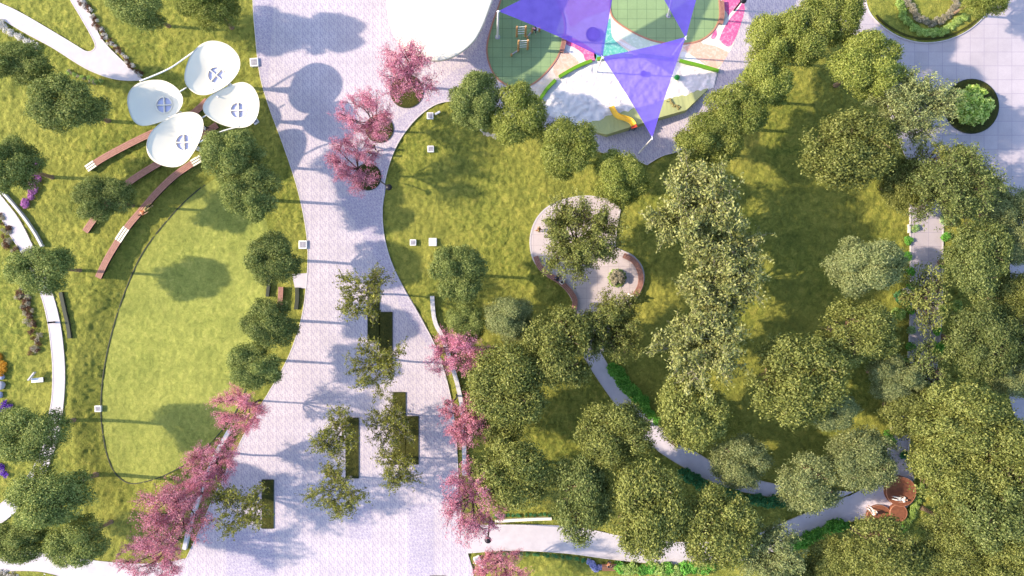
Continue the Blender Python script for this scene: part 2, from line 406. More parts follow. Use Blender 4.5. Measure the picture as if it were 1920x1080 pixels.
def axis(a, b, step):
    core = np.arange(a, b, step)
    out = [step * 1.5 ** k for k in range(1, 22)]
    lo = a - np.cumsum(out)[::-1]; hi = core[-1] + np.cumsum(out)
    return np.concatenate([lo, core, hi])
xs = axis(-51, 51, 0.125); ys = axis(-30, 30, 0.125)
X, Y = np.meshgrid(xs, ys, indexing='ij')
hb, inside = ground_height(X * S + 960, 540 - Y * S)
rough = np.where(inside, 0.4, 1.0)
near = (np.abs(X) < 60) & (np.abs(Y) < 40)
nz = (0.09 * vnoise(X * 2.3 + 40, Y * 2.6 + 40, 1) + 0.13 * vnoise(X * 3.9 + 9 + 100, Y * 3.6 + 100, 2) + 0.04 * vnoise(X * 0.8 + 90, Y * 0.8 + 90, 3))
Z = hb + np.where(near, np.clip(-0.005 + nz * rough, -0.14, 0.082), 0.0)
nx, ny = X.shape
idx = np.arange(nx * ny).reshape(nx, ny)
F = np.stack([idx[:-1, :-1], idx[1:, :-1], idx[1:, 1:], idx[:-1, 1:]], -1).reshape(-1, 4)
gm = np_mesh('ground', np.stack([X, Y, Z], -1).reshape(-1, 3), F, M['lawn'], True); gm.materials.append(M['mown'])
gm.polygons.foreach_set('material_index', (inside[:-1, :-1] & inside[1:, 1:]).astype(np.int32).ravel())
o = link('ground', gm); o['kind'] = 'structure'

def turf_patch(name, pts, z, mat, seed=0, kind='structure', amp=0.05, step=0.18):
    """a domed patch of turf filling an outline, with its own rough surface and a skirt down to the paving"""
    P = np.array([W(*p) for p in pts]); c = P.mean(0); V = []; rings = 14; n = len(P)
    for k in range(rings + 1):
        t = 1 - k / rings if k < rings else 0.02
        q = c + (P - c) * t
        zz = z + amp * 2.2 * (vnoise(q[:, 0] * 2.2 + 50 + seed, q[:, 1] * 2.2 + 50, 5) + 0.6 * vnoise(q[:, 0] * 5 + 90, q[:, 1] * 5 + 90, 6)) * (0 if k == 0 else 1)
        V.append(np.column_stack([q, zz]))
    V.insert(0, np.column_stack([P, np.full(n, 0.0)]))
    V = np.concatenate(V); Fs = []
    for k in range(rings + 1):
        for i in range(n):
            j = (i + 1) % n; Fs.append((k * n + i, k * n + j, (k + 1) * n + j, (k + 1) * n + i))
    o = link(name, np_mesh(name, V, Fs, mat, True))
    bm = bmesh.new(); bm.from_mesh(o.data); bm.verts.ensure_lookup_table()
    bm.faces.new([bm.verts[(rings + 1) * n + i] for i in range(n)])
    bmesh.ops.recalc_face_normals(bm, faces=bm.faces); bm.to_mesh(o.data); bm.free()
    if kind: o['kind'] = kind
    return o

# ------------------------------------------------------------------ paving, paths
left_edge = cr([(350, 1047), (372, 1000), (400, 935), (432, 868), (470, 792), (503, 738), (532, 688), (550, 648), (567, 592), (575, 532), (578, 470),
                (571, 410), (556, 345), (531, 270), (505, 200), (488, 140), (479, 60), (475, 0), (474, -100)])
grove_edge = cr([(1590, 62), (1560, 58), (1510, 66), (1450, 97), (1410, 142), (1380, 192), (1340, 237), (1300, 268), (1270, 284), (1240, 293), (1213, 309)])
lawn_top = cr([(1213, 309), (1180, 296), (1130, 286), (1080, 270), (1020, 244), (960, 228), (900, 205), (865, 193), (835, 191), (805, 203), (772, 232), (742, 277),
               (724, 330), (717, 390), (720, 440), (733, 490), (756, 540), (786, 592), (812, 640), (831, 690), (846, 750), (854, 810), (858, 870), (860, 930), (866, 985)])
bottom_left = cr([(-120, 1050), (0, 1045), (60, 1036), (110, 1040), (170, 1050), (250, 1057), (310, 1054), (350, 1047)])
promenade = left_edge + [(1640, -100), (1618, 20)] + grove_edge + lawn_top[1:] + [(877, 1036), (886, 1065), (900, 1160), (-120, 1160)] + bottom_left[:-1]
sheet('promenade', promenade, 0.10, M['paving'])
kerb('kerb', left_edge, 0.08, 0.0, 0.125, M['kerb']); kerb('kerb', lawn_top, 0.08, 0.0, 0.125, M['kerb'])
kerb('kerb', grove_edge, 0.08, 0.0, 0.125, M['kerb']); kerb('kerb', bottom_left, 0.08, 0.0, 0.125, M['kerb'])
ne_plaza = [(1618, 20), (1640, -100), (2040, -100), (2040, 860)] + cr([(1925, 830), (1895, 760), (1890, 700), (1900, 600), (1892, 500), (1905, 400), (1880, 345), (1840, 315), (1800, 270), (1775, 300)]) \
    + cr([(1700, 300), (1672, 225), (1655, 160), (1645, 110), (1620, 75), (1590, 62)])
sheet('tiled_plaza', ne_plaza, 0.10, M['tile'])
kerb('kerb', cr([(1700, 300), (1672, 225), (1655, 160), (1645, 110), (1620, 75), (1590, 62)]), 0.08, 0.0, 0.125, M['kerb'])
sheet('path', cr([(-120, 1051), (0, 1046.5), (60, 1037.5), (110, 1041.5), (170, 1051.5), (250, 1058.5), (345, 1050)]) + cr([(345, 1050), (330, 1080), (300, 1160)]) + [(-120, 1160)], 0.104, M['path'])
# accent strips in the promenade
for pts in ([(476, -60), (480, 60), (489, 140), (500, 180), (504, 150), (508, 90), (513, 20), (515, -60)],
            [(640, 372), (690, 365), (722, 345), (718, 392), (721, 440), (734, 489), (757, 538), (787, 590), (812, 638), (826, 672), (800, 645), (760, 590), (722, 515), (680, 440), (655, 400)],
            [(832, 150), (868, 128), (930, 160), (930, 190), (870, 192), (835, 189), (804, 201), (770, 230), (740, 275), (722, 325), (700, 340), (735, 270), (740, 230), (790, 190)]):
    sheet('accent_paving', cr(pts, 4, True), 0.104, M['accent'])
for a, b, c, d in ((425, 996, 516, 1150), (655, 945, 697, 1011), (767, 945, 813, 1150), (880, -90, 945, 60)):
    sheet('accent_paving', [(a, b), (c, b), (c, d), (a, d)] if b > 0 else [(930, -90), (975, -90), (940, 30), (915, 90), (930, 150), (870, 128), (905, 70), (922, 10)], 0.104, M['accent'])

SE_top = cr([(862, 986), (920, 984), (1035, 985), (1100, 992), (1180, 1008), (1260, 1016), (1340, 1014), (1420, 1000), (1480, 975), (1540, 950), (1590, 930)])
SE_bot = cr([(1700, 950), (1640, 968), (1590, 978), (1540, 998), (1480, 1022), (1400, 1048), (1320, 1056), (1240, 1056), (1150, 1048), (1060, 1036), (960, 1031), (876, 1036)])
sheet('path', SE_top + [(1670, 900), (1712, 895)] + SE_bot, 0.106, M['path'])
kerb('kerb', SE_top, 0.09, 0.0, 0.125, M['kerb']); kerb('kerb', SE_bot, 0.09, 0.0, 0.125, M['kerb'])
woodL = cr([(1090, 660), (1117, 705), (1160, 765), (1215, 830), (1290, 880), (1360, 913), (1450, 932), (1540, 948)])
woodR = cr([(1600, 922), (1530, 918), (1450, 907), (1370, 884), (1300, 845), (1240, 800), (1190, 750), (1150, 700), (1125, 660)])
sheet('path', woodL + woodR, 0.102, M['grey_path'])
kerb('kerb', woodL, 0.08, 0.0, 0.125, M['kerb']); kerb('kerb', woodR, 0.08, 0.0, 0.125, M['kerb'])
sheet('path', SE_top[-14:] + [(1640, 905), (1700, 895), (1712, 940)] + SE_bot[:26], 0.110, M['grey_path'])
eastL = cr([(1655, 160), (1672, 225), (1700, 300), (1706, 430), (1706, 600), (1697, 700), (1672, 790), (1664, 850), (1664, 905)])
eastR = cr([(1712, 900), (1702, 850), (1712, 800), (1748, 720), (1764, 600), (1767, 430), (1775, 300), (1790, 255)])
sheet('path', eastL + eastR, 0.098, M['tile'])
kerb('kerb', eastL[13:], 0.12, 0.0, 0.14, M['kerb']); kerb('kerb', eastR[:-7], 0.12, 0.0, 0.14, M['kerb'])
nwA = cr([(-60, -22), (0, 6), (40, 25), (95, 57), (140, 84), (160, 96), (171, 97), (179, 90), (178, 80), (168, 60), (152, 32), (128, -10), (110, -60)])
nwB = cr([(138, -60), (156, 0), (171, 30), (186, 65), (202, 87), (225, 110), (246, 130), (268, 150)])
nwC = cr([(268, 150), (240, 151), (210, 147), (180, 137), (150, 122), (100, 90), (50, 63), (0, 34), (-60, 2)])
sheet('path', nwA + nwB + nwC[1:], 0.10, M['path'])
for e in (nwA, nwB, nwC): kerb('kerb', e, 0.08, 0.0, 0.12, M['kerb'])
wL = cr([(-60, 300), (0, 402), (20, 440), (45, 480), (75, 545), (90, 600), (98, 660), (100, 700), (98, 750), (88, 800), (75, 850), (55, 890), (20, 930), (-60, 990)])
wR = cr([(-60, 1030), (40, 950), (75, 905), (100, 850), (113, 800), (119, 760), (122, 710), (120, 660), (112, 600), (95, 540), (62, 462), (35, 410), (0, 364), (-60, 280)])
sheet('path', wL + wR, 0.10, M['path'])
kerb('kerb', wL, 0.08, 0.0, 0.12, M['kerb']); kerb('kerb', wR, 0.08, 0.0, 0.12, M['kerb'])
sheet('path', [(548, 514), (577, 512), (576, 541), (553, 539)], 0.096, M['path'])

# patio
patioA = cr([(1162, 392), (1140, 375), (1100, 368), (1060, 374), (1025, 390), (1003, 416), (994, 450), (999, 484), (1015, 507), (1040, 525), (1062, 545), (1074, 565), (1078, 590), (1090, 620), (1100, 665)])
patioB = cr([(1130, 660), (1140, 620), (1160, 585), (1190, 562), (1206, 530), (1204, 502), (1188, 481), (1168, 471), (1152, 464)])
sheet('patio', patioA + patioB, 0.10, M['patio'])
kerb('kerb', patioA, 0.12, 0.0, 0.13, M['kerb']); kerb('kerb', patioB, 0.12, 0.0, 0.13, M['kerb'])
kerb('kerb', [(1152, 464), (1155, 430), (1162, 392)], 0.16, 0.0, 0.13, M['kerb'])

# planting beds cut in the paving
def edged_bed(name, pts, z=0.165):
    turf_patch(name, pts, z, M['bed_turf'], amp=0.025)
    kerb('kerb', pts, 0.06, 0.05, 0.17, M['edge_steel'], True)
for r_ in ((690, 530, 712, 640), (712, 585, 736, 690), (738, 735, 761, 870), (761, 780, 785, 870), (649, 783, 673, 896), (492, 899, 514, 990), (806, 1079, 836, 1130)):
    a, b, c, d = r_; n = 8
    pts = [(a + (c - a) * i / n, b) for i in range(n)] + [(c, b + (d - b) * i / n) for i in range(n)] + [(c - (c - a) * i / n, d) for i in range(n)] + [(a, d - (d - b) * i / n) for i in range(n)]
    edged_bed('planting_bed', pts)
for x, y, r in ((763, 172, 31), (712, 242, 26), (690, 332, 25), (1820, 200, 51)):
    edged_bed('tree_pit', circ(x, y, r))
pen = cr([(1600, -70), (1616, -20), (1628, 22), (1650, 48), (1680, 68), (1712, 79), (1745, 81), (1780, 74), (1815, 57), (1845, 30), (1868, -5), (1880, -70)], 5)
turf_patch('lawn_island', pen, 0.20, M['lawn'], 3); kerb('kerb', pen, 0.06, 0.05, 0.22, M['kerb'])
kerb('lawn_edging', [(x * 0.955 + 1742 * 0.045, y * 0.94 - 2) for x, y in pen[12:-6]], 0.22, 0.1, 0.26, M['bed_turf'])
low = cr([(-100, 1090), (0, 1073), (50, 1070), (90, 1074), (125, 1090), (140, 1140)], 6) + [(60, 1150), (-100, 1150)]
turf_patch('lawn_island', low, 0.16, M['lawn'], 9)
# steel edging of the sunken lawn follows its outline
pth = [p for p in BOWL if p[0] < 470 and (p[0] < 300 or p[1] < 440 or p[1] > 800)]
bm = bmesh.new()
i0 = next(i for i, p in enumerate(BOWL) if p[1] > 345)
run = BOWL[i0:i0 + 88]
hz, _ = ground_height(np.array([p[0] for p in run]), np.array([p[1] for p in run]))
P2 = [W(*p) for p in run]
R = []
for i, p in enumerate(P2):
    d = Vector(P2[min(i + 1, len(P2) - 1)]) - Vector(P2[max(i - 1, 0)]); d.normalize(); m_ = Vector((-d.y, d.x)) * 0.045
    z0, z1 = hz[i] - 0.3, hz[i] + 0.05
    R.append([bm.verts.new((p[0] - m_.x, p[1] - m_.y, z0)), bm.verts.new((p[0] + m_.x, p[1] + m_.y, z0)), bm.verts.new((p[0] + m_.x, p[1] + m_.y, z1)), bm.verts.new((p[0] - m_.x, p[1] - m_.y, z1))])
for A, B in zip(R, R[1:]):
    for k in range(4): bm.faces.new((A[k], A[(k + 1) % 4], B[(k + 1) % 4], B[k]))
bm.faces.new(R[0]); bm.faces.new(R[-1])
o = bm_obj('lawn_edging', bm, M['edge_steel']); o['kind'] = 'structure'

# ------------------------------------------------------------------ low walls and strips beside the promenade
def strip_wall(name, pts, w, h, mat, label, cat, z0=0.0):
    bm = bmesh.new(); sweep(bm, [W(*p) for p in cr(pts, 6)], -w / 2, w / 2, z0 - 0.1, h)
    o = bm_obj(name, bm, mat); return tag(o, label, cat)
strip_wall('low_wall', [(811, 555), (813, 585), (818, 608), (830, 632), (846, 680), (858, 720), (866, 760), (870, 810), (871, 890)], 0.38, 0.42, M['concrete'],
           'long pale low wall curving beside the promenade past the pink trees, east side', 'low wall')
strip_wall('low_wall', [(432, 806), (410, 845), (390, 890), (372, 940), (358, 985), (348, 1028)], 0.36, 0.42, M['concrete'],
           'pale low wall running under the pink trees on the west side of the promenade', 'low wall')
strip_wall('low_wall', [(928, 976), (960, 974), (1000, 972), (1034, 971)], 0.26, 0.35, M['white'],
           'short white low wall in front of the clipped bush row above the pale path', 'low wall')
strip_wall('low_wall', [(5, 358), (25, 380), (48, 408), (68, 437), (82, 462)], 0.20, 0.40, M['concrete'],
           'thin grey low wall beside the narrow west path near the mauve flowers', 'low wall')
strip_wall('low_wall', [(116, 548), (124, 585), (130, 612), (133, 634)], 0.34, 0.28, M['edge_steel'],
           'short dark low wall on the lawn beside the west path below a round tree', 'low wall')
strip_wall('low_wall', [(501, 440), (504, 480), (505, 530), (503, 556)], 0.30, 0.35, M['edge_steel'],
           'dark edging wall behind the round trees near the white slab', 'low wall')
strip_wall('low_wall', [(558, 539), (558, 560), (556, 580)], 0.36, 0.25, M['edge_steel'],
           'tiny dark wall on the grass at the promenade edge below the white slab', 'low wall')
strip_wall('low_wall', [(1703, 421), (1703, 437)], 0.14, 0.3, M['concrete'],
           'short pale wall end at the edge of the tree covered east path', 'low wall')

# ------------------------------------------------------------------ benches
def slat_bench(pts, w, label, wood, whites=(), group=None, z=0.45, plinth=True, name='curved_bench'):
    path = [W(*p) for p in cr(pts, 8)]
    t = thing(name, label, 'bench', (path[0][0], path[0][1], 0), 0, group)
    off = [(p[0] - path[0][0], p[1] - path[0][1]) for p in path]
    n = len(off); k = 4; g = 0.025; sw = (w - g * (k - 1)) / k
    spans = []; last = 0
    cuts = sorted(whites)
    for a, b in cuts:
        ia, ib = int(a * (n - 1)), int(b * (n - 1))
        if ia > last: spans.append((last, ia, False))
        spans.append((ia, ib, True)); last = ib
    if last < n - 1: spans.append((last, n - 1, False))
    for a, b, white in spans:
        bm = bmesh.new(); ex = 0.10 if white else 0.0
        kk = 3 if white else k; gg = 0.07 if white else g; ww = (w - gg * (kk - 1)) / kk
        for i in range(kk):
            o0 = -w / 2 + i * (ww + gg)
            o0, o1 = o0 * (1 + ex), (o0 + ww) * (1 + ex)
            sweep(bm, off[a:b + 1], o0, o1, z - 0.05 + (0.03 if white else 0), z + (0.03 if white else 0))
        s = bm_obj('seat', bm, M['white'] if white else wood, t)
        if white: s['label'] = 'white slatted section of the seat'
    if plinth:
        bm = bmesh.new(); sweep(bm, off, -w * 0.3, w * 0.3, -0.1, z - 0.055); bm_obj('plinth', bm, M['dark_metal'], t)
    return t
BW = 0.60
slat_bench([(167, 318), (194, 300), (232, 279), (276, 257), (322, 237), (365, 214), (392, 190)], BW, 'top curved wooden bench with a white slatted west end, reaching under the petal canopies', M['bench_wood'], [(0.0, 0.11)])
slat_bench([(164, 435), (184, 407), (212, 374), (243, 345), (272, 325), (302, 307), (345, 282), (385, 252), (410, 236)], BW, 'middle curved wooden bench half hidden by a small round tree', M['bench_wood'])
slat_bench([(188, 521), (204, 488), (228, 448), (246, 422), (270, 394), (296, 364), (328, 333), (360, 310), (382, 297)], BW, 'longest curved wooden bench with two white slatted sections beside the sunken lawn', M['bench_wood'], [(0.24, 0.35), (0.90, 1.0)])
slat_bench([(529, 538), (528, 560), (526, 582)], 0.45, 'small straight wooden bench between two round trees near the white slab', M['bench_wood'], name='bench')
slat_bench([(1004, 481), (1012, 500), (1028, 515), (1048, 527), (1066, 544), (1077, 562), (1075, 582)], 0.5, 'curved brown bench along the west edge of the patio', M['bench_wood'])
slat_bench([(1168, 479), (1186, 489), (1198, 508), (1200, 530), (1192, 549), (1176, 566)], 0.5, 'curved rust brown bench along the east edge of the patio', M['bench_wood'])

def park_bench(px, py, rz, label, L_=1.2, Wd=1.0):
    x, y = W(px, py); t = thing('park_bench', label, 'bench', (x, y, 0.0), rz)
    bm = bmesh.new()
    for i in range(4): box(bm, (0, -0.30 + i * 0.14, 0.45), (L_, 0.11, 0.04))
    bm_obj('seat', bm, M['brown_wood'], t)
    bm = bmesh.new()
    for i in range(3): box(bm, (0, 0.30 + i * 0.03, 0.58 + i * 0.15), (L_, 0.035, 0.11))
    bm_obj('backrest', bm, M['brown_wood'], t)
    for sx in (-1, 1):
        bm = bmesh.new(); box(bm, (sx * (L_ / 2 - 0.12), -0.1, 0.215), (0.05, 0.5, 0.41)); box(bm, (sx * (L_ / 2 - 0.12), 0.30, 0.45), (0.05, 0.05, 0.9))
        bm_obj('leg', bm, M['dark_metal'], t)
    return t
park_bench(1262, 825, math.radians(-37), 'dark brown bench beside the grey woodland path', 1.2)
park_bench(1141, 1060, math.radians(0), 'reddish brown bench among shrubs on the south side of the pale path', 1.3)

# lounge chair on the west lawn
x, y = W(72, 712)
t = thing('lounge_chair', 'grey white lounge chair with tilted back on the grass beside the west path', 'chair', (x, y, 0.03), math.radians(4))
bm = bmesh.new(); box(bm, (0.1, 0, 0.32), (1.1, 0.42, 0.07)); bm_obj('seat', bm, M['white_metal'], t)
bm = bmesh.new(); box(bm, (0, 0, 0), (0.95, 0.10, 0.34), 0, Matrix.Translation((-0.22, 0.42, 0.6)) @ Matrix.Rotation(math.radians(48), 4, 'Z')); bm_obj('backrest', bm, M['concrete'], t)
for sx in (-0.35, 0.55):
    bm = bmesh.new(); box(bm, (sx, 0, 0.13), (0.06, 0.36, 0.3)); bm_obj('leg', bm, M['dark_metal'], t)

# ------------------------------------------------------------------ square vents
def vent(px, py, s, label, rz=0.0, plain=False):
    x, y = W(px, py); t = thing('vent_box', label, 'vent', (x, y, gz(px, py)), rz)
    bm = bmesh.new(); box(bm, (0, 0, 0.14), (s, s, 0.30))
    bmesh.ops.bevel(bm, geom=[e for e in bm.edges], offset=0.025, segments=2, affect='EDGES'); bm_obj('housing', bm, M['white_metal'], t)
    if not plain:
        bm = bmesh.new(); box(bm, (0, 0, 0.285), (s * 0.7, s * 0.7, 0.02)); bm_obj('tray', bm, M['grille'], t)
    bm = bmesh.new()
    if plain: box(bm, (0, 0, 0.30), (s * 0.9, s * 0.9, 0.025)); bm_obj('lid', bm, M['white_metal'], t); return
    for i in range(4): box(bm, (0, s * (-0.24 + 0.16 * i), 0.30), (s * 0.64, s * 0.075, 0.03))
    for i in range(3): box(bm, (s * (-0.2 + 0.2 * i), 0, 0.296), (s * 0.05, s * 0.6, 0.03))
    bm_obj('grille', bm, M['stone'], t)
vent(478, 118, 0.78, 'white square vent with grey grille at the promenade edge right of the petal canopies', math.radians(4))
vent(569, 459, 0.78, 'white square vent with grey grille at the promenade edge touching a round tree')
vent(807, 218, 0.62, 'white square vent with grille on the central lawn, nearest the playground side trees')
vent(808, 280, 0.60, 'white square vent with grille alone on the central lawn beside the pink trees')
vent(775, 455, 0.58, 'small white vent with grille left of the plain white square')
vent(812, 454, 0.74, 'plain white square box without a grille on the central lawn', plain=True)
vent(178, 768, 0.60, 'white square vent with grille on the dark edge of the sunken lawn')
vent(895, 1048, 0.62, 'tilted white square vent with grille in the bottom corner lawn', math.radians(22))
vent(480, 228, 0.5, 'small white vent half under the eastern petal canopy', math.radians(35))
def spot(px, py, rz, label):
    x, y = W(px, py); t = thing('ground_spotlight', label, 'spotlight', (x, y, 0.02), rz)
    bm = bmesh.new(); box(bm, (0, 0, 0.28), (0.55, 0.2, 0.14)); bmesh.ops.bevel(bm, geom=list(bm.edges), offset=0.03, segments=2, affect='EDGES'); bm_obj('head', bm, M['white_metal'], t)
    bm = bmesh.new(); cyl(bm, (0, 0, 0), 0.04, 0.22, 10); cyl(bm, (0, 0, 0), 0.12, 0.04, 14); bm_obj('stand', bm, M['dark_metal'], t)
spot(821, 213, math.radians(28), 'small white ground spotlight beside the vent near the top of the central lawn')
spot(902, 1059, math.radians(-45), 'small white ground spotlight beside the tilted vent')

# ------------------------------------------------------------------ petal canopies
def petal(rim, oc, ro, hr, ho, label, group=None, cat='canopy'):
    ox, oy = W(*oc, ho)
    t = thing('petal_canopy', label, cat, (ox, oy, 0), 0, group)
    P = np.array([W(*p, hr) for p in cr(rim, 10, True)]) - (ox, oy)
    ang = np.arctan2(P[:, 1], P[:, 0]); order = np.argsort(ang); P = P[order]; ang = ang[order]; n = len(P)
    K = 14; V = []; Fs = []
    inner = np.column_stack([np.cos(ang), np.sin(ang)]) * ro
    for side in (0, 1):
        for k in range(K + 1):
            s = k / K; q = P * (1 - s) + inner * s
            z = ho + (hr - ho) * 0.75 * (1 - s) ** 1.2 + (0.10 * math.exp(-s * 30)) - side * 0.10
            V.append(np.column_stack([q * (1.0 if side == 0 else 0.992), np.full(n, z)]))
    V = np.concatenate(V)
    for side in (0, 1):
        b = side * (K + 1) * n
        for k in range(K):
            for i in range(n):
                j = (i + 1) % n; f = (b + k * n + i, b + k * n + j, b + (k + 1) * n + j, b + (k + 1) * n + i)
                Fs.append(f if side == 0 else f[::-1])
    B = (K + 1) * n
    for i in range(n):
        j = (i + 1) % n; Fs.append((i, B + i, B + j, j)); Fs.append((K * n + i, K * n + j, B + K * n + j, B + K * n + i))
    me = np_mesh('shell', V, Fs, M['white'], True); link('shell', me, t)
    bm = bmesh.new(); c = [(math.cos(a) * ro, math.sin(a) * ro) for a in np.linspace(0, 2 * math.pi, 40, endpoint=False)]
    sweep(bm, c, -0.07, 0.05, ho - 0.12, ho + 0.08, True)
    rg = bm_obj('skylight', bm, M['white'], t)
    bm = bmesh.new(); box(bm, (0, 0, ho + 0.0), (ro * 2, 0.09, 0.16), math.radians(50 if oc[0] > 400 and oc[1] < 180 else 2)); box(bm, (0, 0, ho + 0.001), (0.09, ro * 2, 0.16), math.radians(50 if oc[0] > 400 and oc[1] < 180 else 2))
    bm_obj('glazing_bar', bm, M['white'], rg)
    bm = bmesh.new(); cyl(bm, (0, 0, ho - 0.14), ro * 0.98, 0.04, 40); bm_obj('pane', bm, M['glass'], rg)
    bm = bmesh.new(); tube(bm, [(0, 0, -0.1), (0, 0, ho * 0.5), (0, 0, ho - 0.14)], [0.22, 0.16, 0.4], 16); bm_obj('column', bm, M['white_metal'], t)
    return t
GP = 'white petal canopies over the curved benches'
petal([(398, 75), (425, 82), (444, 100), (449, 118), (444, 136), (428, 155), (405, 170), (385, 177), (366, 175), (350, 162), (344, 146), (347, 125), (357, 101), (375, 82)], (405, 141), 0.74, 5.4, 4.3,
      'northernmost white petal canopy with diagonal cross in its skylight', GP)
petal([(284, 149), (308, 151), (330, 164), (341, 182), (338, 200), (322, 218), (290, 231), (263, 235), (246, 222), (237, 192), (241, 170), (258, 155)], (308, 197), 0.72, 5.0, 4.0,
      'westernmost white petal canopy, the smallest, next to the tip of the white path', GP)
petal([(453, 153), (472, 161), (483, 180), (485, 200), (479, 222), (464, 236), (440, 239), (412, 232), (388, 218), (379, 203), (384, 188), (400, 174), (428, 160)], (447, 207), 0.72, 5.2, 4.2,
      'easternmost white petal canopy beside the promenade edge', GP)
petal([(357, 209), (374, 216), (380, 231), (376, 255), (362, 284), (345, 305), (325, 313), (298, 308), (279, 294), (273, 272), (281, 248), (302, 228), (330, 213)], (345, 267), 0.74, 5.3, 4.3,
      'southernmost white petal canopy standing over two curved benches', GP)
def pipe(name, pts, r, label, cat, mat=None):
    bm = bmesh.new(); tube(bm, [(*W(p[0], p[1], p[2]), p[2]) for p in cr(pts, 6)], r, 8); return tag(bm_obj(name, bm, mat or M['white_metal'], None, True), label, cat)
pipe('ring_beam', [(262, 152, 4.9), (290, 141, 4.9), (320, 127, 4.95), (345, 110, 5.0), (366, 95, 5.1)], 0.07, 'thin white beam arching between the western and northern petal canopies', 'beam')
pipe('ring_beam', [(372, 268, 5.0), (395, 255, 5.0), (420, 245, 4.95), (450, 237, 4.9)], 0.07, 'thin white beam linking the southern and eastern petal canopies below them', 'beam')
pipe('tie_rod', [(330, 176, 4.8), (350, 164, 4.8)], 0.06, 'short white tie rod between western and northern canopies', 'beam')
pipe('tie_rod', [(395, 165, 4.8), (410, 183, 4.8)], 0.06, 'short white tie rod between northern and eastern canopies', 'beam')
pipe('tie_rod', [(372, 225, 4.8), (392, 213, 4.8)], 0.06, 'short white tie rod between southern and eastern canopies', 'beam')
pipe('tie_rod', [(316, 218, 4.8), (332, 222, 4.8)], 0.06, 'short white tie rod between western and southern canopies', 'beam')

# big white roof at the top of the picture
def roof():
    rim = cr([(728, -120), (722, -40), (725, 5), (729, 38), (738, 65), (754, 88), (778, 104), (802, 112), (822, 114), (846, 108), (870, 94), (890, 75), (904, 50), (914, 25), (925, -5), (945, -60), (950, -120), (900, -160), (800, -170)], 8, True)
    h = 4.2; cx, cy = W(825, -20, h)
    t = thing('pavilion', 'large smooth white rounded pavilion roof at the top edge beside the playground', 'pavilion', (cx, cy, 0))
    P = np.array([W(*p, h) for p in rim]) - (cx, cy); n = len(P); V = []; Fs = []
    prof = [(1.0, -0.30), (1.0, -0.06), (0.995, 0.0), (0.985, 0.03), (0.93, 0.05), (0.8, 0.02), (0.6, -0.05), (0.4, -0.10), (0.2, -0.14), (0.02, -0.15)]
    for s, dz in prof: V.append(np.column_stack([P * s, np.full(n, h + dz)]))
    V.append(np.column_stack([P * 0.02, np.full(n, h - 0.34)])); V.append(np.column_stack([P * 0.98, np.full(n, h - 0.32)]))
    K = len(V); V = np.concatenate(V)
    for k in range(K):
        for i in range(n):
            j = (i + 1) % n; k2 = (k + 1) % K; Fs.append((k * n + i, k * n + j, k2 * n + j, k2 * n + i))
    link('roof', np_mesh('roof', V, Fs, M['white'], True), t)
    for px, py in ((760, 40), (800, 85), (850, 80), (880, 20), (770, -60), (890, -70)):
        x, y = W(px, py, h); bm = bmesh.new(); cyl(bm, (x - cx, y - cy, 0), 0.13, h - 0.33, 16); bm_obj('column', bm, M['white_metal'], t)
roof()

# ------------------------------------------------------------------ playground
def K3(p): return [(880 + a / 3.556, b / 3.556) for a, b in p]
play = cr([(1037, -60), (1050, 15), (1058, 60), (1040, 120), (1012, 150), (992, 164), (1010, 190)]) + cr([(1013, 187), (1040, 153), (1070, 132), (1110, 115), (1145, 108), (1190, 106), (1240, 110), (1290, 119), (1345, 134)]) + [(1375, 84), (1394, 0), (1405, -60)]
sheet('rubber_surface', play, 0.104, M['cream'])
def patch(pts, m, z=0.108): sheet('rubber_patch', cr(K3(pts), 5, True), z, M[m])
patch([(640, 235), (690, 255), (760, 292), (838, 348), (836, 405), (775, 405), (755, 360), (700, 320), (648, 296)], 'pink_rubber')
patch([(560, 455), (600, 375), (655, 352), (712, 395), (722, 428), (625, 500), (578, 512)], 'peach')
patch([(640, 300), (700, 330), (750, 370), (770, 410), (735, 420), (700, 375), (640, 335)], 'white_rubber', 0.112)
patch([(938, 120), (950, 240), (1000, 300), (1060, 350), (990, 365), (890, 380), (880, 330), (900, 230)], 'teal')
patch([(835, 350), (890, 375), (870, 400), (838, 400)], 'teal')
patch([(965, 215), (1010, 205), (1150, 235), (1280, 292), (1180, 325), (1130, 335), (1050, 285)], 'mint')
patch([(945, 190), (985, 260), (1060, 300), (1140, 338), (1090, 345), (1000, 285), (955, 230)], 'white_rubber', 0.112)
patch([(1690, -80), (1830, -80), (1832, 20), (1825, 110), (1745, 305), (1672, 275), (1662, 215), (1700, 150), (1722, 100), (1690, 50)], 'pink_rubber')
patch([(1570, 270), (1640, 280), (1740, 325), (1720, 345), (1640, 310), (1550, 290)], 'white_rubber', 0.112)
patch([(1690, 160), (1740, 90), (1800, 30), (1825, 0), (1800, 50), (1740, 120), (1690, 200), (1660, 270), (1645, 265), (1660, 210)], 'white_rubber', 0.112)
patch([(1610, 250), (1640, 200), (1650, 230), (1630, 262)], 'pink_rubber')
patch([(1440, 312), (1580, 275), (1715, 345), (1700, 400), (1640, 462), (1560, 425), (1440, 335)], 'peach')
patch([(1420, 345), (1500, 385), (1590, 455), (1420, 400)], 'white_rubber', 0.112)
patch([(600, 0), (760, -60), (900, -40), (930, 60), (780, 120), (680, 180), (650, 100)], 'peach')

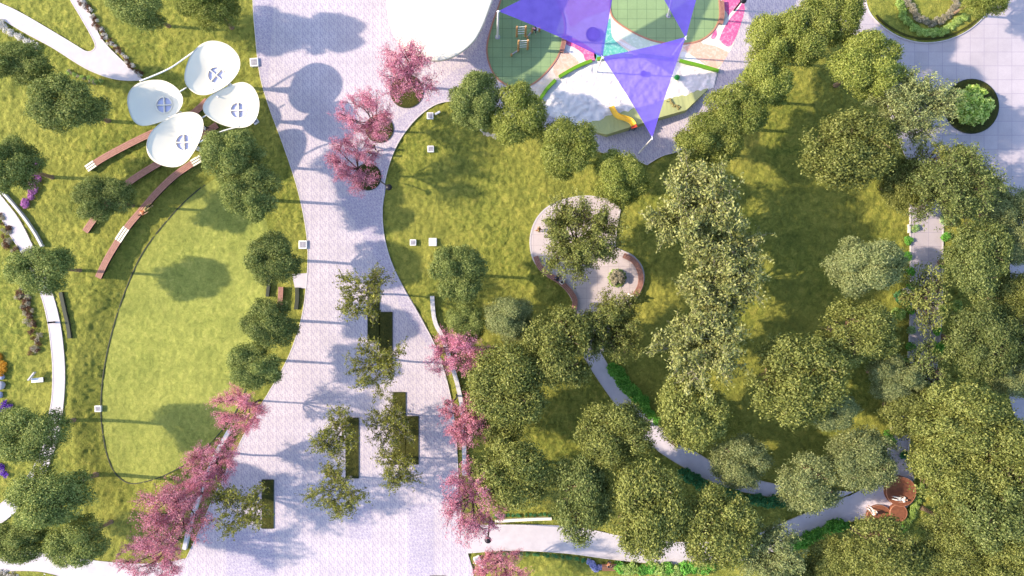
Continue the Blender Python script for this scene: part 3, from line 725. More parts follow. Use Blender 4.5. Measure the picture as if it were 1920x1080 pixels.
gl = cr([(952, -40), (936, 10), (922, 50), (913, 90), (918, 122), (932, 147), (955, 162), (978, 165), (1002, 156), (1026, 134), (1046, 106), (1057, 70), (1058, 40), (1048, 10), (1030, -40)], 6)
sheet('rubber_surface', gl, 0.118, M['rubber_green']); kerb('kerb', gl, 0.14, 0.02, 0.17, M['rubber_edge'])
gr = cr([(1152, -50), (1144, 0), (1146, 28), (1162, 46), (1198, 67), (1232, 79), (1274, 83), (1308, 78), (1331, 64), (1345, 44), (1349, 20), (1343, -50)], 6)
sheet('rubber_surface', gr, 0.118, M['rubber_green']); kerb('kerb', gr, 0.14, 0.02, 0.17, M['rubber_edge'])
def edge_bench(pts, label):
    slat_bench(pts, 0.42, label, M['bench_wood'])
edge_bench([(1052, 100), (1056, 84), (1058, 67)], 'short curved orange bench on the rim of the oval green rubber area')
edge_bench([(1349, 47), (1352, 30), (1351, 4)], 'short curved orange bench on the rim of the eastern green rubber area')

# sand pit, rough raked surface
sp = cr([(1013, 189), (1040, 155), (1070, 134), (1110, 117), (1145, 110), (1190, 108), (1240, 112), (1290, 121), (1345, 136)]) + cr([(1338, 165), (1290, 185), (1200, 215), (1120, 240), (1070, 232), (1030, 218)])
sheet('sand_floor', sp, 0.108, M['sand'])
def sandy():
    P = np.array([W(*p) for p in sp]); lo = P.min(0); hi = P.max(0); st = 0.09
    xs = np.arange(lo[0], hi[0], st); ys = np.arange(lo[1], hi[1], st); A, B = np.meshgrid(xs, ys, indexing='ij')
    ins = np.zeros(A.shape, bool); Q = np.roll(P, -1, 0)
    for (ax, ay), (bx, by) in zip(P, Q):
        if ay != by: ins ^= ((ay > B) != (by > B)) & (A < (bx - ax) * (B - ay) / (by - ay) + ax)
    Zs = 0.17 + 0.16 * vnoise(A * 2.2 + 60, B * 2.8 + 60, 11) + 0.08 * vnoise(A * 5 + 60, B * 5 + 60, 12)
    n, m = A.shape; id_ = np.arange(n * m).reshape(n, m)
    ok = ins[:-1, :-1] & ins[1:, :-1] & ins[1:, 1:] & ins[:-1, 1:]
    Fq = np.stack([id_[:-1, :-1], id_[1:, :-1], id_[1:, 1:], id_[:-1, 1:]], -1)[ok]
    used = np.unique(Fq); mp = np.full(n * m, -1); mp[used] = np.arange(len(used))
    V = np.stack([A, B, Zs], -1).reshape(-1, 3)[used]
    o = link('sand', np_mesh('sand', V, mp[Fq], M['sand'], True)); o['kind'] = 'structure'
sandy()
def arc_wall(pts, label):
    bm = bmesh.new(); sweep(bm, [W(*p) for p in cr(pts, 8)], -0.15, 0.15, 0.05, 0.5); tag(bm_obj('low_wall', bm, M['green_wall']), label, 'low wall')
arc_wall([(1012, 189), (1024, 170), (1041, 152)], 'bright green low wall, west end piece of the sand pit border')
arc_wall([(1048, 146), (1070, 133), (1090, 123), (1109, 116)], 'long bright green low wall on the northwest of the sand pit')
arc_wall([(1119, 113), (1128, 111), (1137, 109.5)], 'shortest bright green wall piece at the pole between two sails')
arc_wall([(1142, 108.5), (1165, 107), (1185, 106.5)], 'low wall piece seen as a dark bar through the sail, west of the gap')
arc_wall([(1196, 106), (1228, 109), (1254, 113)], 'low wall piece seen as a dark bar through the sail, east of the gap')
arc_wall([(1273, 116), (1310, 125), (1345, 135)], 'bright green low wall on the northeast edge of the sand pit')

# sloping play mound
def mound():
    def lin(P, n=7): return [(a[0] + (b[0] - a[0]) * i / n, a[1] + (b[1] - a[1]) * i / n) for a, b in zip(P, P[1:]) for i in range(n)] + [P[-1]]
    top = lin([(1094, 228), (1140, 215), (1189, 202), (1235, 189), (1284, 175), (1332, 161)])
    bot = lin([(1112, 247), (1138, 252), (1189, 236), (1231, 222), (1287, 206), (1333, 161.5)])
    x0, y0 = W(1210, 215)
    t = thing('play_mound', 'olive green sloping play mound between the sand pit and the paving', 'play mound', (x0, y0, 0))
    bm = bmesh.new(); n = len(top); a = []; b = []; c = []
    for i in range(n):
        s = i / (n - 1); h = 0.12 + 1.25 * math.sin(math.pi * min(1, max(0, s * 1.02))) ** 0.7
        p = W(*top[i]); q = W(*bot[i], h)
        a.append(bm.verts.new((p[0] - x0, p[1] - y0, 0.08))); b.append(bm.verts.new((q[0] - x0, q[1] - y0, h)))
        c.append(bm.verts.new((q[0] - x0 + 0.05, q[1] - y0 - 0.08, 0.0)))
    for i in range(n - 1):
        bm.faces.new((a[i], a[i + 1], b[i + 1], b[i])); bm.faces.new((b[i], b[i + 1], c[i + 1], c[i])); bm.faces.new((a[i], c[i], c[i + 1], a[i + 1]))
    bm.faces.new((a[0], b[0], c[0]))
    bm_obj('slope', bm, M['mound'], t)
    # climbing holds
    r = random.Random(3)
    for i in range(22):
        s = r.random(); px = 1254 + 16 * s + r.uniform(-4, 5); py = 186 + 18 * s + r.uniform(-3, 3)
        x, y = W(px, py, 0.6); bm = bmesh.new(); ball(bm, (0, 0, 0), (r.uniform(.07, .14), r.uniform(.05, .1), .10), 8, 6)
        bm_obj('climbing_hold', bm, M['cloth_olive'], t, loc=(x - x0, y - y0, 0.22 + 0.55 * (py - 180) / 20))
mound()
# slide
path = cr([(1188, 235, 1.75), (1182, 227, 1.6), (1170, 222, 1.35), (1158, 218, 1.05), (1151, 210, 0.7), (1146, 200, 0.32)], 8)
x0, y0 = W(1165, 220)
t = thing('slide', 'wavy yellow slide running down the green mound into the sand', 'slide', (x0, y0, 0))
bm = bmesh.new(); prof = [(-0.26, 0.20), (-0.24, 0.03), (-0.12, -0.02), (0.12, -0.02), (0.24, 0.03), (0.26, 0.20)]; rings = []
P = [Vector((*W(p[0], p[1], p[2]), p[2])) for p in path]
for i, p in enumerate(P):
    d = P[min(i + 1, len(P) - 1)] - P[max(i - 1, 0)]; d.z = 0; d.normalize(); m_ = Vector((-d.y, d.x, 0))
    rings.append([bm.verts.new((p.x - x0 + m_.x * u, p.y - y0 + m_.y * u, p.z + v)) for u, v in prof])
for A, B in zip(rings, rings[1:]):
    for k in range(5): bm.faces.new((A[k], A[k + 1], B[k + 1], B[k]))
ch = bm_obj('chute', bm, M['yellow'], t, True); so = ch.modifiers.new('s', 'SOLIDIFY'); so.thickness = 0.03
bm = bmesh.new(); q = P[0]; box(bm, (q.x - x0 + 0.05, q.y - y0 - 0.10, q.z - 0.05), (0.55, 0.26, 0.06), math.radians(20)); bm_obj('platform', bm, M['red'], t)
bm = bmesh.new()
for dx in (-0.18, 0.25):
    for dy in (-0.12, 0.02): cyl(bm, (q.x - x0 + dx, q.y - y0 + dy - 0.05, 0), 0.04, q.z - 0.1, 8)
bm_obj('leg', bm, M['cloth_navy'], t)

# climbing frames
def frame(b0, b1, h, label, bars=4, name='climbing_frame'):
    p, q = Vector((*W(*b0), 0)), Vector((*W(*b1), 0)); c = (p + q) / 2
    t = thing(name, label, 'climbing frame', tuple(c))
    for e in (p, q):
        bm = bmesh.new(); cyl(bm, (e.x - c.x, e.y - c.y, 0.1), 0.10, h - 0.1, 10, 0.09); bm_obj('post', bm, M['post_wood'], t)
    for i in range(bars):
        z = h * (0.30 + 0.66 * i / (bars - 1)); bm = bmesh.new(); tube(bm, [tuple(p - c + Vector((0, 0, z))), tuple(q - c + Vector((0, 0, z)))], 0.028, 8)
        bm_obj('bar', bm, M['white_metal'], t)
frame((969, 69), (985, 68), 2.9, 'northern tall wooden climbing frame of two posts with bars')
frame((972, 94), (989, 93), 2.9, 'southern tall wooden climbing frame of two posts with bars')
frame((998, 60), (1011, 59), 1.2, 'low wooden climbing frame with a child on it')
def beam(a, b, label):
    p, q = Vector((*W(*a), 0)), Vector((*W(*b), 0)); c = (p + q) / 2; t = thing('balance_beam', label, 'balance beam', tuple(c))
    bm = bmesh.new(); tube(bm, [tuple(p - c + Vector((0, 0, .45))), tuple(q - c + Vector((0, 0, .45)))], 0.06, 8); bm_obj('rail', bm, M['stone'], t)
    for e in (p, q):
        bm = bmesh.new(); cyl(bm, (e.x - c.x, e.y - c.y, 0.1), 0.10, 0.5, 10); bm_obj('post', bm, M['post_wood'], t)
beam((959, 105), (971, 97), 'lower balance beam leading to the southern climbing frame')
beam((988, 72), (997, 62), 'upper balance beam linking the northern frame to the low frame')
def disc(px, py, r, h, mat, name, label, cat):
    x, y = W(px, py); t = thing(name, label, cat, (x, y, 0))
    bm = bmesh.new(); cyl(bm, (0, 0, 0.1), r, h, 32); bmesh.ops.bevel(bm, geom=[e for e in bm.edges if e.calc_length() < r], offset=0.03, segments=2, affect='EDGES'); bm_obj('mat', bm, mat, t)
    bm = bmesh.new(); sweep(bm, [(r * math.cos(a), r * math.sin(a)) for a in np.linspace(0, 2 * math.pi, 32, endpoint=False)], -0.03, 0.06, 0.09, h + 0.13, True); bm_obj('rim', bm, M['dark_metal'], t)
disc(1111, 66, 0.60, 0.3, M['purple_dark'], 'trampoline', 'large dark round trampoline seen through the western sail', 'trampoline')
disc(1205, 140, 0.22, 0.4, M['purple_dark'], 'spinner', 'small round spinner seat in the sand seen through the middle sail', 'play spinner')
x, y = W(1268, 147); bm = bmesh.new(); ball(bm, (0, 0, 0.36), (0.26, 0.26, 0.26), 18, 12); cyl(bm, (0, 0, 0.08), 0.18, 0.1, 16)
tag(bm_obj('play_ball', bm, M['ball_green'], None, True, (x, y, 0)), 'round green play ball on the sand beside the sail edge', 'ball')

# shade sails
def sail(cs, label, sag=0.09):
    C = [Vector((*W(a, b, h), h)) for a, b, h in cs]; ctr = sum(C, Vector()) / 3
    n = 14; V = []; ids = {}
    for i in range(n + 1):
        for j in range(n + 1 - i):
            u, v = i / n, j / n; w = 1 - u - v
            p = C[0] * u + C[1] * v + C[2] * w
            pull = sag * 3.0 * (u * v * (1 - w) + v * w * (1 - u) + w * u * (1 - v) - 3 * u * v * w * 0.9)
            p = p + (Vector((ctr.x, ctr.y, p.z)) - p) * min(pull, 0.3) * 0.55; p.z -= 0.9 * u * v * w * 9 * 0.28
            ids[i, j] = len(V); V.append(tuple(p - Vector((ctr.x, ctr.y, 0))))
    Fs = []
    for i in range(n):
        for j in range(n - i):
            Fs.append((ids[i, j], ids[i + 1, j], ids[i, j + 1]))
            if j < n - i - 1: Fs.append((ids[i + 1, j], ids[i + 1, j + 1], ids[i, j + 1]))
    t = thing('shade_sail', label, 'shade sail', (ctr.x, ctr.y, 0))
    link('fabric', np_mesh('fabric', V, Fs, M['sail'], True), t)
    for c in C:
        bm = bmesh.new(); d = (ctr - c).normalized(); tube(bm, [tuple(c - Vector((ctr.x, ctr.y, 0)) - d * 0.15), tuple(c - Vector((ctr.x, ctr.y, 0)) + d * 0.2)], 0.03, 8); bm_obj('corner_fitting', bm, M['white_metal'], t)
sail([(934, 21, 7.0), (1130, 108, 5.0), (1170, -104, 6.6)], 'large purple triangular shade sail over the oval green rubber area')
sail([(1129, 106, 5.0), (1286, 69, 6.2), (1223, 259, 7.2)], 'purple triangular shade sail pointing down over the sand pit')
sail([(1286, 72, 6.2), (1178, -112, 7.0), (1338, -104, 6.8)], 'smaller purple shade sail cut by the top edge of the photo')
def pole(px, py, h, label, r=0.11, lean=None):
    x, y = W(px, py); tx, ty = W(*lean, h) if lean else (x, y)
    t = thing('sail_pole', label, 'pole', (x, y, 0))
    bm = bmesh.new(); tube(bm, [(0, 0, 0.0), (tx - x, ty - y, h)], [r, r * 0.8], 14); bm_obj('mast', bm, M['white_metal'], t)
    bm = bmesh.new(); cyl(bm, (0, 0, 0.09), r * 2.2, 0.06, 18); bm_obj('base_plate', bm, M['stone'], t)
pole(933, 70, 7.1, 'white sail pole on the west rim of the oval green area', lean=(934, 21))
pole(1118, 136, 5.05, 'thin white sail pole at the corner shared by two sails', 0.07, (1129.5, 107))
pole(1197, 288, 7.25, 'thin pale sail pole on the paving below the middle sail tip', 0.07, (1223, 259))
pole(1253, 30, 6.3, 'white sail pole standing in the eastern green rubber area', 0.11, (1262, -12))
pole(1258, 108, 6.2, 'sail pole in the sand holding the corner of the middle and top sails', 0.08, (1286, 70))

# lamp posts
def lamp(px, py, hx, hy, h, label, bend=None):
    x, y = W(px, py); t = thing('lamp_post', label, 'lamp post', (x, y, 0)); tx, ty = W(hx, hy, h)
    pts = [(0, 0, 0), (0, 0, h * 0.5)] + [((tx - x) * s, (ty - y) * s, h * (0.5 + 0.5 * s ** 0.6)) for s in (0.2, 0.6, 1.0)]
    bm = bmesh.new(); tube(bm, pts, [0.09, 0.075, 0.07, 0.06, 0.05], 10); bm_obj('pole', bm, M['dark_metal'], t)
    bm = bmesh.new(); cyl(bm, (tx - x, ty - y, h - 0.05), 0.30, 0.12, 24, 0.24); bm_obj('lamp_head', bm, M['dark_metal'], t, True)
    bm = bmesh.new(); cyl(bm, (0, 0, 0), 0.18, 0.08, 16); bm_obj('base_plate', bm, M['dark_metal'], t)
lamp(858, 741, 839, 755, 5.2, 'black lamp post with round head between two pink trees on the promenade edge')
lamp(918, 978, 915, 1013, 5.4, 'black lamp post with round head over the pale path at the bottom')
lamp(1376, 20, 1394, 0, 5.0, 'dark lamp post beside the pink rubber at the top edge')
lamp(713, 340, 729, 351, 2.2, 'thin dark lamp post beside the lowest of the three round tree pits')
def bollard(px, py, label):
    x, y = W(px, py); bm = bmesh.new(); cyl(bm, (0, 0, 0.0), 0.09, 0.95, 12, 0.075); ball(bm, (0, 0, 0.97), (0.10, 0.10, 0.07), 12, 8)
    tag(bm_obj('bollard', bm, M['dark_metal'], None, True, (x, y, 0.09)), label, 'bollard')
bollard(103, 604, 'small dark bollard standing on the narrow white west path')

# rust discs
def rust_disc(px, py, r, h, label, dome=0.0):
    x, y = W(px, py, h); t = thing('seating_disc', label, 'seat', (x, y, 0), random.random() * 3, 'round rust coloured seating discs')
    bm = bmesh.new(); cyl(bm, (0, 0, 0.1), r, h - 0.1, 48); bm_obj('drum', bm, M['rust'], t)
    bm = bmesh.new(); sweep(bm, [(r * math.cos(a), r * math.sin(a)) for a in np.linspace(0, 2 * math.pi, 48, endpoint=False)], -0.01, 0.025, h - 0.12, h + 0.02, True); bm_obj('rim', bm, M['rubber_edge'], t)
rust_disc(1690, 922, 1.36, 0.75, 'largest rust brown disc with a person in white lying on it')
rust_disc(1685, 962, 0.79, 0.62, 'smallest rust brown disc, empty, between the two others')
rust_disc(1649, 971, 1.18, 0.45, 'low rust brown disc with a seated person in white')

# ------------------------------------------------------------------ trees
def leaves(C, Nrm, ln, wd, r, droop=0.0, fold=0.0):
    """rhombic leaves at centres C with normals Nrm"""
    n = len(C); t = r.normal(size=(n, 3)); t[:, 2] -= droop
    t -= (t * Nrm).sum(1, keepdims=True) * Nrm; t /= np.linalg.norm(t, axis=1, keepdims=True) + 1e-9
    b = np.cross(Nrm, t); L_ = (ln * (0.7 + 0.6 * r.random(n)))[:, None]; w = (wd * (0.7 + 0.6 * r.random(n)))[:, None]
    V = np.stack([C - t * L_ * 0.5, C + b * w * 0.5 + t * L_ * 0.05, C + t * L_ * 0.5, C - b * w * 0.5 + t * L_ * 0.05], 1).reshape(-1, 3)
    return V, np.arange(4 * n).reshape(n, 4)

def unit(r, n):
    d = r.normal(size=(n, 3)); return d / np.linalg.norm(d, axis=1, keepdims=True)

def dense_crown(seed, n, ln, wd, lobes=16, lobe_r=(0.30, 0.46), flat=0.85, clump=10, cs=0.10, core=0.18, gap=0.0, up=0.45):
    r = np.random.default_rng(seed); lc = []; lr = []
    d = unit(r, lobes * 3); d = d[d[:, 2] > -0.55][:lobes]
    for v in d:
        q = r.uniform(*lobe_r); lr.append(q); lc.append(v * (1.0 - q) * r.uniform(0.86, 1.10))
    lc.append(np.zeros(3)); lr.append(0.62); lc = np.array(lc); lr = np.array(lr)
    m = n // clump; pk = r.choice(len(lr), m * 2, p=lr ** 2 / (lr ** 2).sum())
    dr = unit(r, m * 2); dr[:, 2] = np.where(dr[:, 2] < -0.35, -dr[:, 2], dr[:, 2])
    P = lc[pk] + dr * (lr[pk] * (1 - core * r.random(m * 2) ** 1.5))[:, None]
    D = np.linalg.norm(P[:, None] - lc[None], axis=2); D[np.arange(len(P)), pk] = 9
    keep = ~((D < lr[None] * 0.86).any(1) & (r.random(len(P)) < 0.88))
    if gap:
        keep &= ~((vnoise(P[:, 0] * 3.1 + 80 + seed, P[:, 1] * 3.1 + 80 + P[:, 2] * 2, seed) > 0.5 - gap) & (r.random(len(P)) < 0.9))
    P, dr = P[keep][:m], dr[keep][:m]
    C = np.repeat(P, clump, 0) + r.normal(size=(len(P) * clump, 3)) * cs * 0.55
    nr = np.repeat(dr, clump, 0) * 0.8 + r.normal(size=(len(C), 3)) * 0.55; nr[:, 2] += up
    nr /= np.linalg.norm(nr, axis=1, keepdims=True)
    C[:, 2] *= flat
    return leaves(C, nr, ln, wd, r), (lc * [1, 1, flat], lr)

def limb(bm, a, b, r0, r1, r, bow=0.1, n=5):
    a, b = Vector(a), Vector(b); L_ = (b - a).length
    off = Vector(r.normal(size=3)) * bow * L_
    pts = [a.lerp(b, i / n) + off * math.sin(math.pi * i / n) for i in range(n + 1)]
    tube(bm, [tuple(p) for p in pts], [r0 + (r1 - r0) * i / n for i in range(n + 1)], 6)
    return pts

TREE = {}
def build_kind(kind, variants, k, **kw):
    TREE[kind] = dict(k=k, v=[])
    for s in range(variants):
        (V, Fq), (lc, lr) = dense_crown(100 * len(TREE) + s, **kw)
        V[:, 2] += k; cm = np_mesh(kind + '_crown', V, Fq)
        r = np.random.default_rng(900 + s); bm = bmesh.new()
        fork = k - 0.55
        tube(bm, [(0, 0, -0.02), (0, 0, 0.06), (r.normal() * 0.02, r.normal() * 0.02, fork * 0.5), (0, 0, fork)], [0.095, 0.07, 0.058, 0.05], 9)
        for c, q in zip(lc, lr):
            if q > 0.6: continue
            e = c * 0.92 + np.array([0, 0, k]); pts = limb(bm, (0, 0, fork - 0.05 - 0.1 * r.random()), e, 0.034, 0.010, r)
            for _ in range(3):
                limb(bm, pts[3], e + unit(r, 1)[0] * q * 0.85, 0.012, 0.004, r, 0.08, 3)
        bmesh.ops.recalc_face_normals(bm, faces=bm.faces)
        tm = bpy.data.meshes.new(kind + '_trunk'); bm.to_mesh(tm); bm.free(); tm.materials.append(M['bark'])
        TREE[kind]['v'].append((cm, tm))
build_kind('round', 3, 2.25, n=26000, ln=0.066, wd=0.027, lobes=24, lobe_r=(0.22, 0.42), clump=9, cs=0.09, core=0.3, up=0.2)
build_kind('broad', 4, 1.85, n=25000, ln=0.060, wd=0.030, lobes=34, lobe_r=(0.16, 0.36), clump=8, cs=0.115, flat=0.64, gap=0.26, core=0.6, up=0.2)
build_kind('twiggy', 2, 1.9, n=3400, ln=0.075, wd=0.036, lobes=34, lobe_r=(0.18, 0.32), clump=7, cs=0.11, flat=0.7, gap=0.34, core=0.6)

def branchy(kind, variants, k, mains, subs, twigs, per, ln, wd, spread, sp_r, bark_r, droop, elong):
    """open crowns: leaves sit along real twigs"""
    TREE[kind] = dict(k=k, v=[])
    for s in range(variants):
        r = np.random.default_rng(3000 + 31 * s + len(kind)); bm = bmesh.new(); C = []; Nn = []
        fork = k * 0.58
        tube(bm, [(0, 0, -0.02), (0, 0, 0.05), (r.normal() * 0.03, r.normal() * 0.03, fork * 0.5), (0, 0, fork)], [bark_r * 2.0, bark_r * 1.5, bark_r * 1.3, bark_r * 1.1], 8)
        for i in range(mains):
            az = 2 * math.pi * (i + r.uniform(-0.3, 0.3)) / mains; el = r.uniform(-0.05, 1.25); R_ = r.uniform(0.62, 0.92)
            tip = np.array([math.cos(az) * math.cos(el) * R_, math.sin(az) * math.cos(el) * R_, k + math.sin(el) * R_ * 0.8 - 0.1])
            p1 = limb(bm, (0, 0, fork - 0.1 * r.random()), tip, bark_r * 0.8, bark_r * 0.22, r, 0.07, 6)
            for j in range(subs):
                a = np.array(p1[2 + j % 4]) if j < 4 else np.array(p1[4 + j % 3]); out = tip - np.array([0, 0, fork]); out /= np.linalg.norm(out)
                d = out * 0.8 + unit(r, 1)[0] * spread; d /= np.linalg.norm(d); e = a + d * r.uniform(0.26, 0.48)
                p2 = limb(bm, a, e, bark_r * 0.28, bark_r * 0.12, r, 0.08, 4)
                for q in range(twigs):
                    b = np.array(p2[1 + q % 4]); dd = d * 0.9 + unit(r, 1)[0] * 0.85; dd[2] -= droop; dd /= np.linalg.norm(dd)
                    f = b + dd * r.uniform(0.14, 0.30) * elong
                    limb(bm, b, f, bark_r * 0.12, bark_r * 0.05, r, 0.05, 2)
                    tt = r.random(per)[:, None] ** 0.8; pts = b + (f - b) * tt * 1.1 + r.normal(size=(per, 3)) * sp_r
                    C.append(pts); nn = r.normal(size=(per, 3)); nn[:, 2] += 0.6; Nn.append(nn)
        C = np.concatenate(C); Nn = np.concatenate(Nn); Nn /= np.linalg.norm(Nn, axis=1, keepdims=True)
        V, Fq = leaves(C, Nn, ln, wd, r, droop)
        bmesh.ops.recalc_face_normals(bm, faces=bm.faces)
        tm = bpy.data.meshes.new(kind + '_trunk'); bm.to_mesh(tm); bm.free()
        TREE[kind]['v'].append((np_mesh(kind + '_crown', V, Fq), tm))
branchy('blossom', 4, 2.2, 12, 8, 6, 26, 0.042, 0.022, 0.60, 0.040, 0.032, 0.0, 1.05)
branchy('feather', 3, 2.2, 11, 7, 6, 11, 0.090, 0.028, 0.55, 0.026, 0.028, 0.0, 1.2)

branchy('pale', 3, 1.85, 17, 9, 7, 17, 0.078, 0.034, 0.62, 0.040, 0.026, 0.0, 1.05)
branchy('loose', 4, 1.9, 20, 10, 7, 20, 0.056, 0.027, 0.65, 0.038, 0.026, 0.0, 1.0)
NAMES = dict(twiggy='twiggy_tree', round='round_tree', broad='broad_tree', loose='open_tree', pale='pale_leaved_tree', blossom='blossom_tree', feather='feathery_tree')
BARK = dict(twiggy='dark_bark', round='bark', broad='bark', loose='dark_bark', pale='pale_bark', blossom='dark_bark', feather='pale_bark')
GROUPS = dict(blossom='pink blossom trees along the promenade', feather='feathery trees in the promenade beds', pale='pale large leaved trees on the east lawn')
cnt = {}
def tree(px, py, rx, kind, leaf, label, ry=None, group=None, k=None):
    ry = ry or rx; i = cnt.get(kind, 0); cnt[kind] = i + 1
    T = TREE[kind]; kk = T['k']; rm = (rx + ry) / 2; Rm = (rm / S) / (1 + kk * rm / (S * CAM_H))
    h = kk * Rm; x, y = W(px, py, h); cm, tm = T['v'][i % len(T['v'])]
    t = thing(NAMES[kind], label, 'tree', (x, y, gz(x * S + 960, 540 - y * S)), 0, group or GROUPS.get(kind))
    t.scale = (Rm * rx / rm, Rm * ry / rm, Rm)
    rz = (i * 2.399) % (2 * math.pi)
    for nm, me, mt in (('trunk', tm, M[BARK[kind]]), ('crown', cm, L[leaf])):
        if not me.materials: me.materials.append(mt)
        o = link(nm, me, t); o.rotation_euler = (0, 0, rz)
        o.material_slots[0].link = 'OBJECT'; o.material_slots[0].material = mt
    return t

GL = 'dark round trees on the west lawns'
for a in [
    (262, 8, 62, 'round', 'blue_green', 'dark round tree cut by the top edge, left of two, beside the flower bordered path', 50),
    (392, 12, 60, 'round', 'green', 'yellowish round tree cut by the top edge near the promenade, above the northern canopy', 48),
    (38, 122, 62, 'round', 'blue_green', 'dark round tree at the left edge just below the forked white path', 42),
    (128, 196, 74, 'round', 'blue_green', 'largest dark round tree left of the petal canopies', 58),
    (22, 314, 60, 'round', 'blue_green', 'dark round tree at the left edge above the mauve flowers', 56),
    (195, 374, 57, 'round', 'blue_green', 'oval dark tree covering the middle curved bench', 45),
    (80, 504, 66, 'round', 'blue_green', 'oval dark tree standing over the narrow west path', 48),
    (436, 292, 64, 'round', 'blue_green', 'dark round tree touching the southern petal canopy, upper of an overlapping pair', 52),
    (476, 362, 60, 'round', 'blue_green', 'dark round tree, lower of the overlapping pair below the petal canopies', 54),
    (512, 484, 55, 'round', 'blue_green', 'dark round tree beside the white slab at the promenade edge', 50),
    (508, 605, 54, 'round', 'blue_green', 'dark round tree at the promenade edge just below the small straight bench', 50),
    (480, 685, 54, 'round', 'blue_green', 'dark round tree right above the pink tree at the promenade edge', 46),
    (56, 812, 72, 'round', 'blue_green', 'wide dark tree at the left edge beside the violet flowers', 58),
    (90, 930, 80, 'round', 'blue_green', 'largest dark tree in the lower left, its trunk foot showing to the right', 66),
    (35, 1012, 64, 'round', 'blue_green', 'dark tree at the left edge above the bottom left path', 42),
    (146, 1015, 60, 'round', 'blue_green', 'round tree overlapping the bottom left path, left of the big pink tree', 50)]:
    tree(*a[:6], ry=a[6], group=GL)
GC = 'green round trees around the central lawn'
for a in [
    (890, 187, 54, 'round', 'blue_green', 'bluish green round tree at the top of the central lawn, left of a pair', 56),
    (970, 215, 56, 'round', 'green', 'yellow green round tree below the oval rubber area, right of a touching pair', 58),
    (1064, 280, 62, 'round', 'green', 'yellow green round tree at the southwest end of the play mound', 58),
    (1160, 336, 57, 'round', 'green', 'yellow green round tree above the patio, nearest the tip of the paving', 55),
    (858, 512, 55, 'round', 'blue_green', 'bluish round tree beside the head of the long pale low wall', 56),
    (876, 603, 40, 'round', 'blue_green', 'small bluish round tree just above a pink tree on the promenade side', 38),
    (955, 600, 47, 'round', 'sage', 'small sage green round tree right of the long pale low wall', 50)]:
    tree(*a[:6], ry=a[6], group=GC)
tree(1087, 448, 69, 'loose', 'olive', 'open crowned olive tree growing in the middle of the patio', ry=74)
GR = 'leafy trees in the row beside the playground'
for a in [
    (1328, 265, 62, 'lowest tree of the leafy row, beside the tip of the middle sail', 55),
    (1378, 212, 60, 'second tree from the bottom of the leafy row beside the playground', 58),
    (1432, 160, 58, 'middle tree of the leafy row, right of the sand pit', 55),
    (1452, 80, 58, 'leafy row tree standing closest to the pink rubber surface', 55),
    (1508, 60, 60, 'leafy row tree just left of the uppermost one', 62),
    (1568, 26, 60, 'uppermost leafy row tree, cut by the top edge beside the island lawn', 58),
    (1628, 122, 72, 'leafy tree with a leaning orange trunk foot showing at its lower left', 60)]:
    tree(a[0], a[1], a[2], 'round', 'green', a[3], ry=a[4], group=GR)
GE = 'olive trees of the eastern grove'
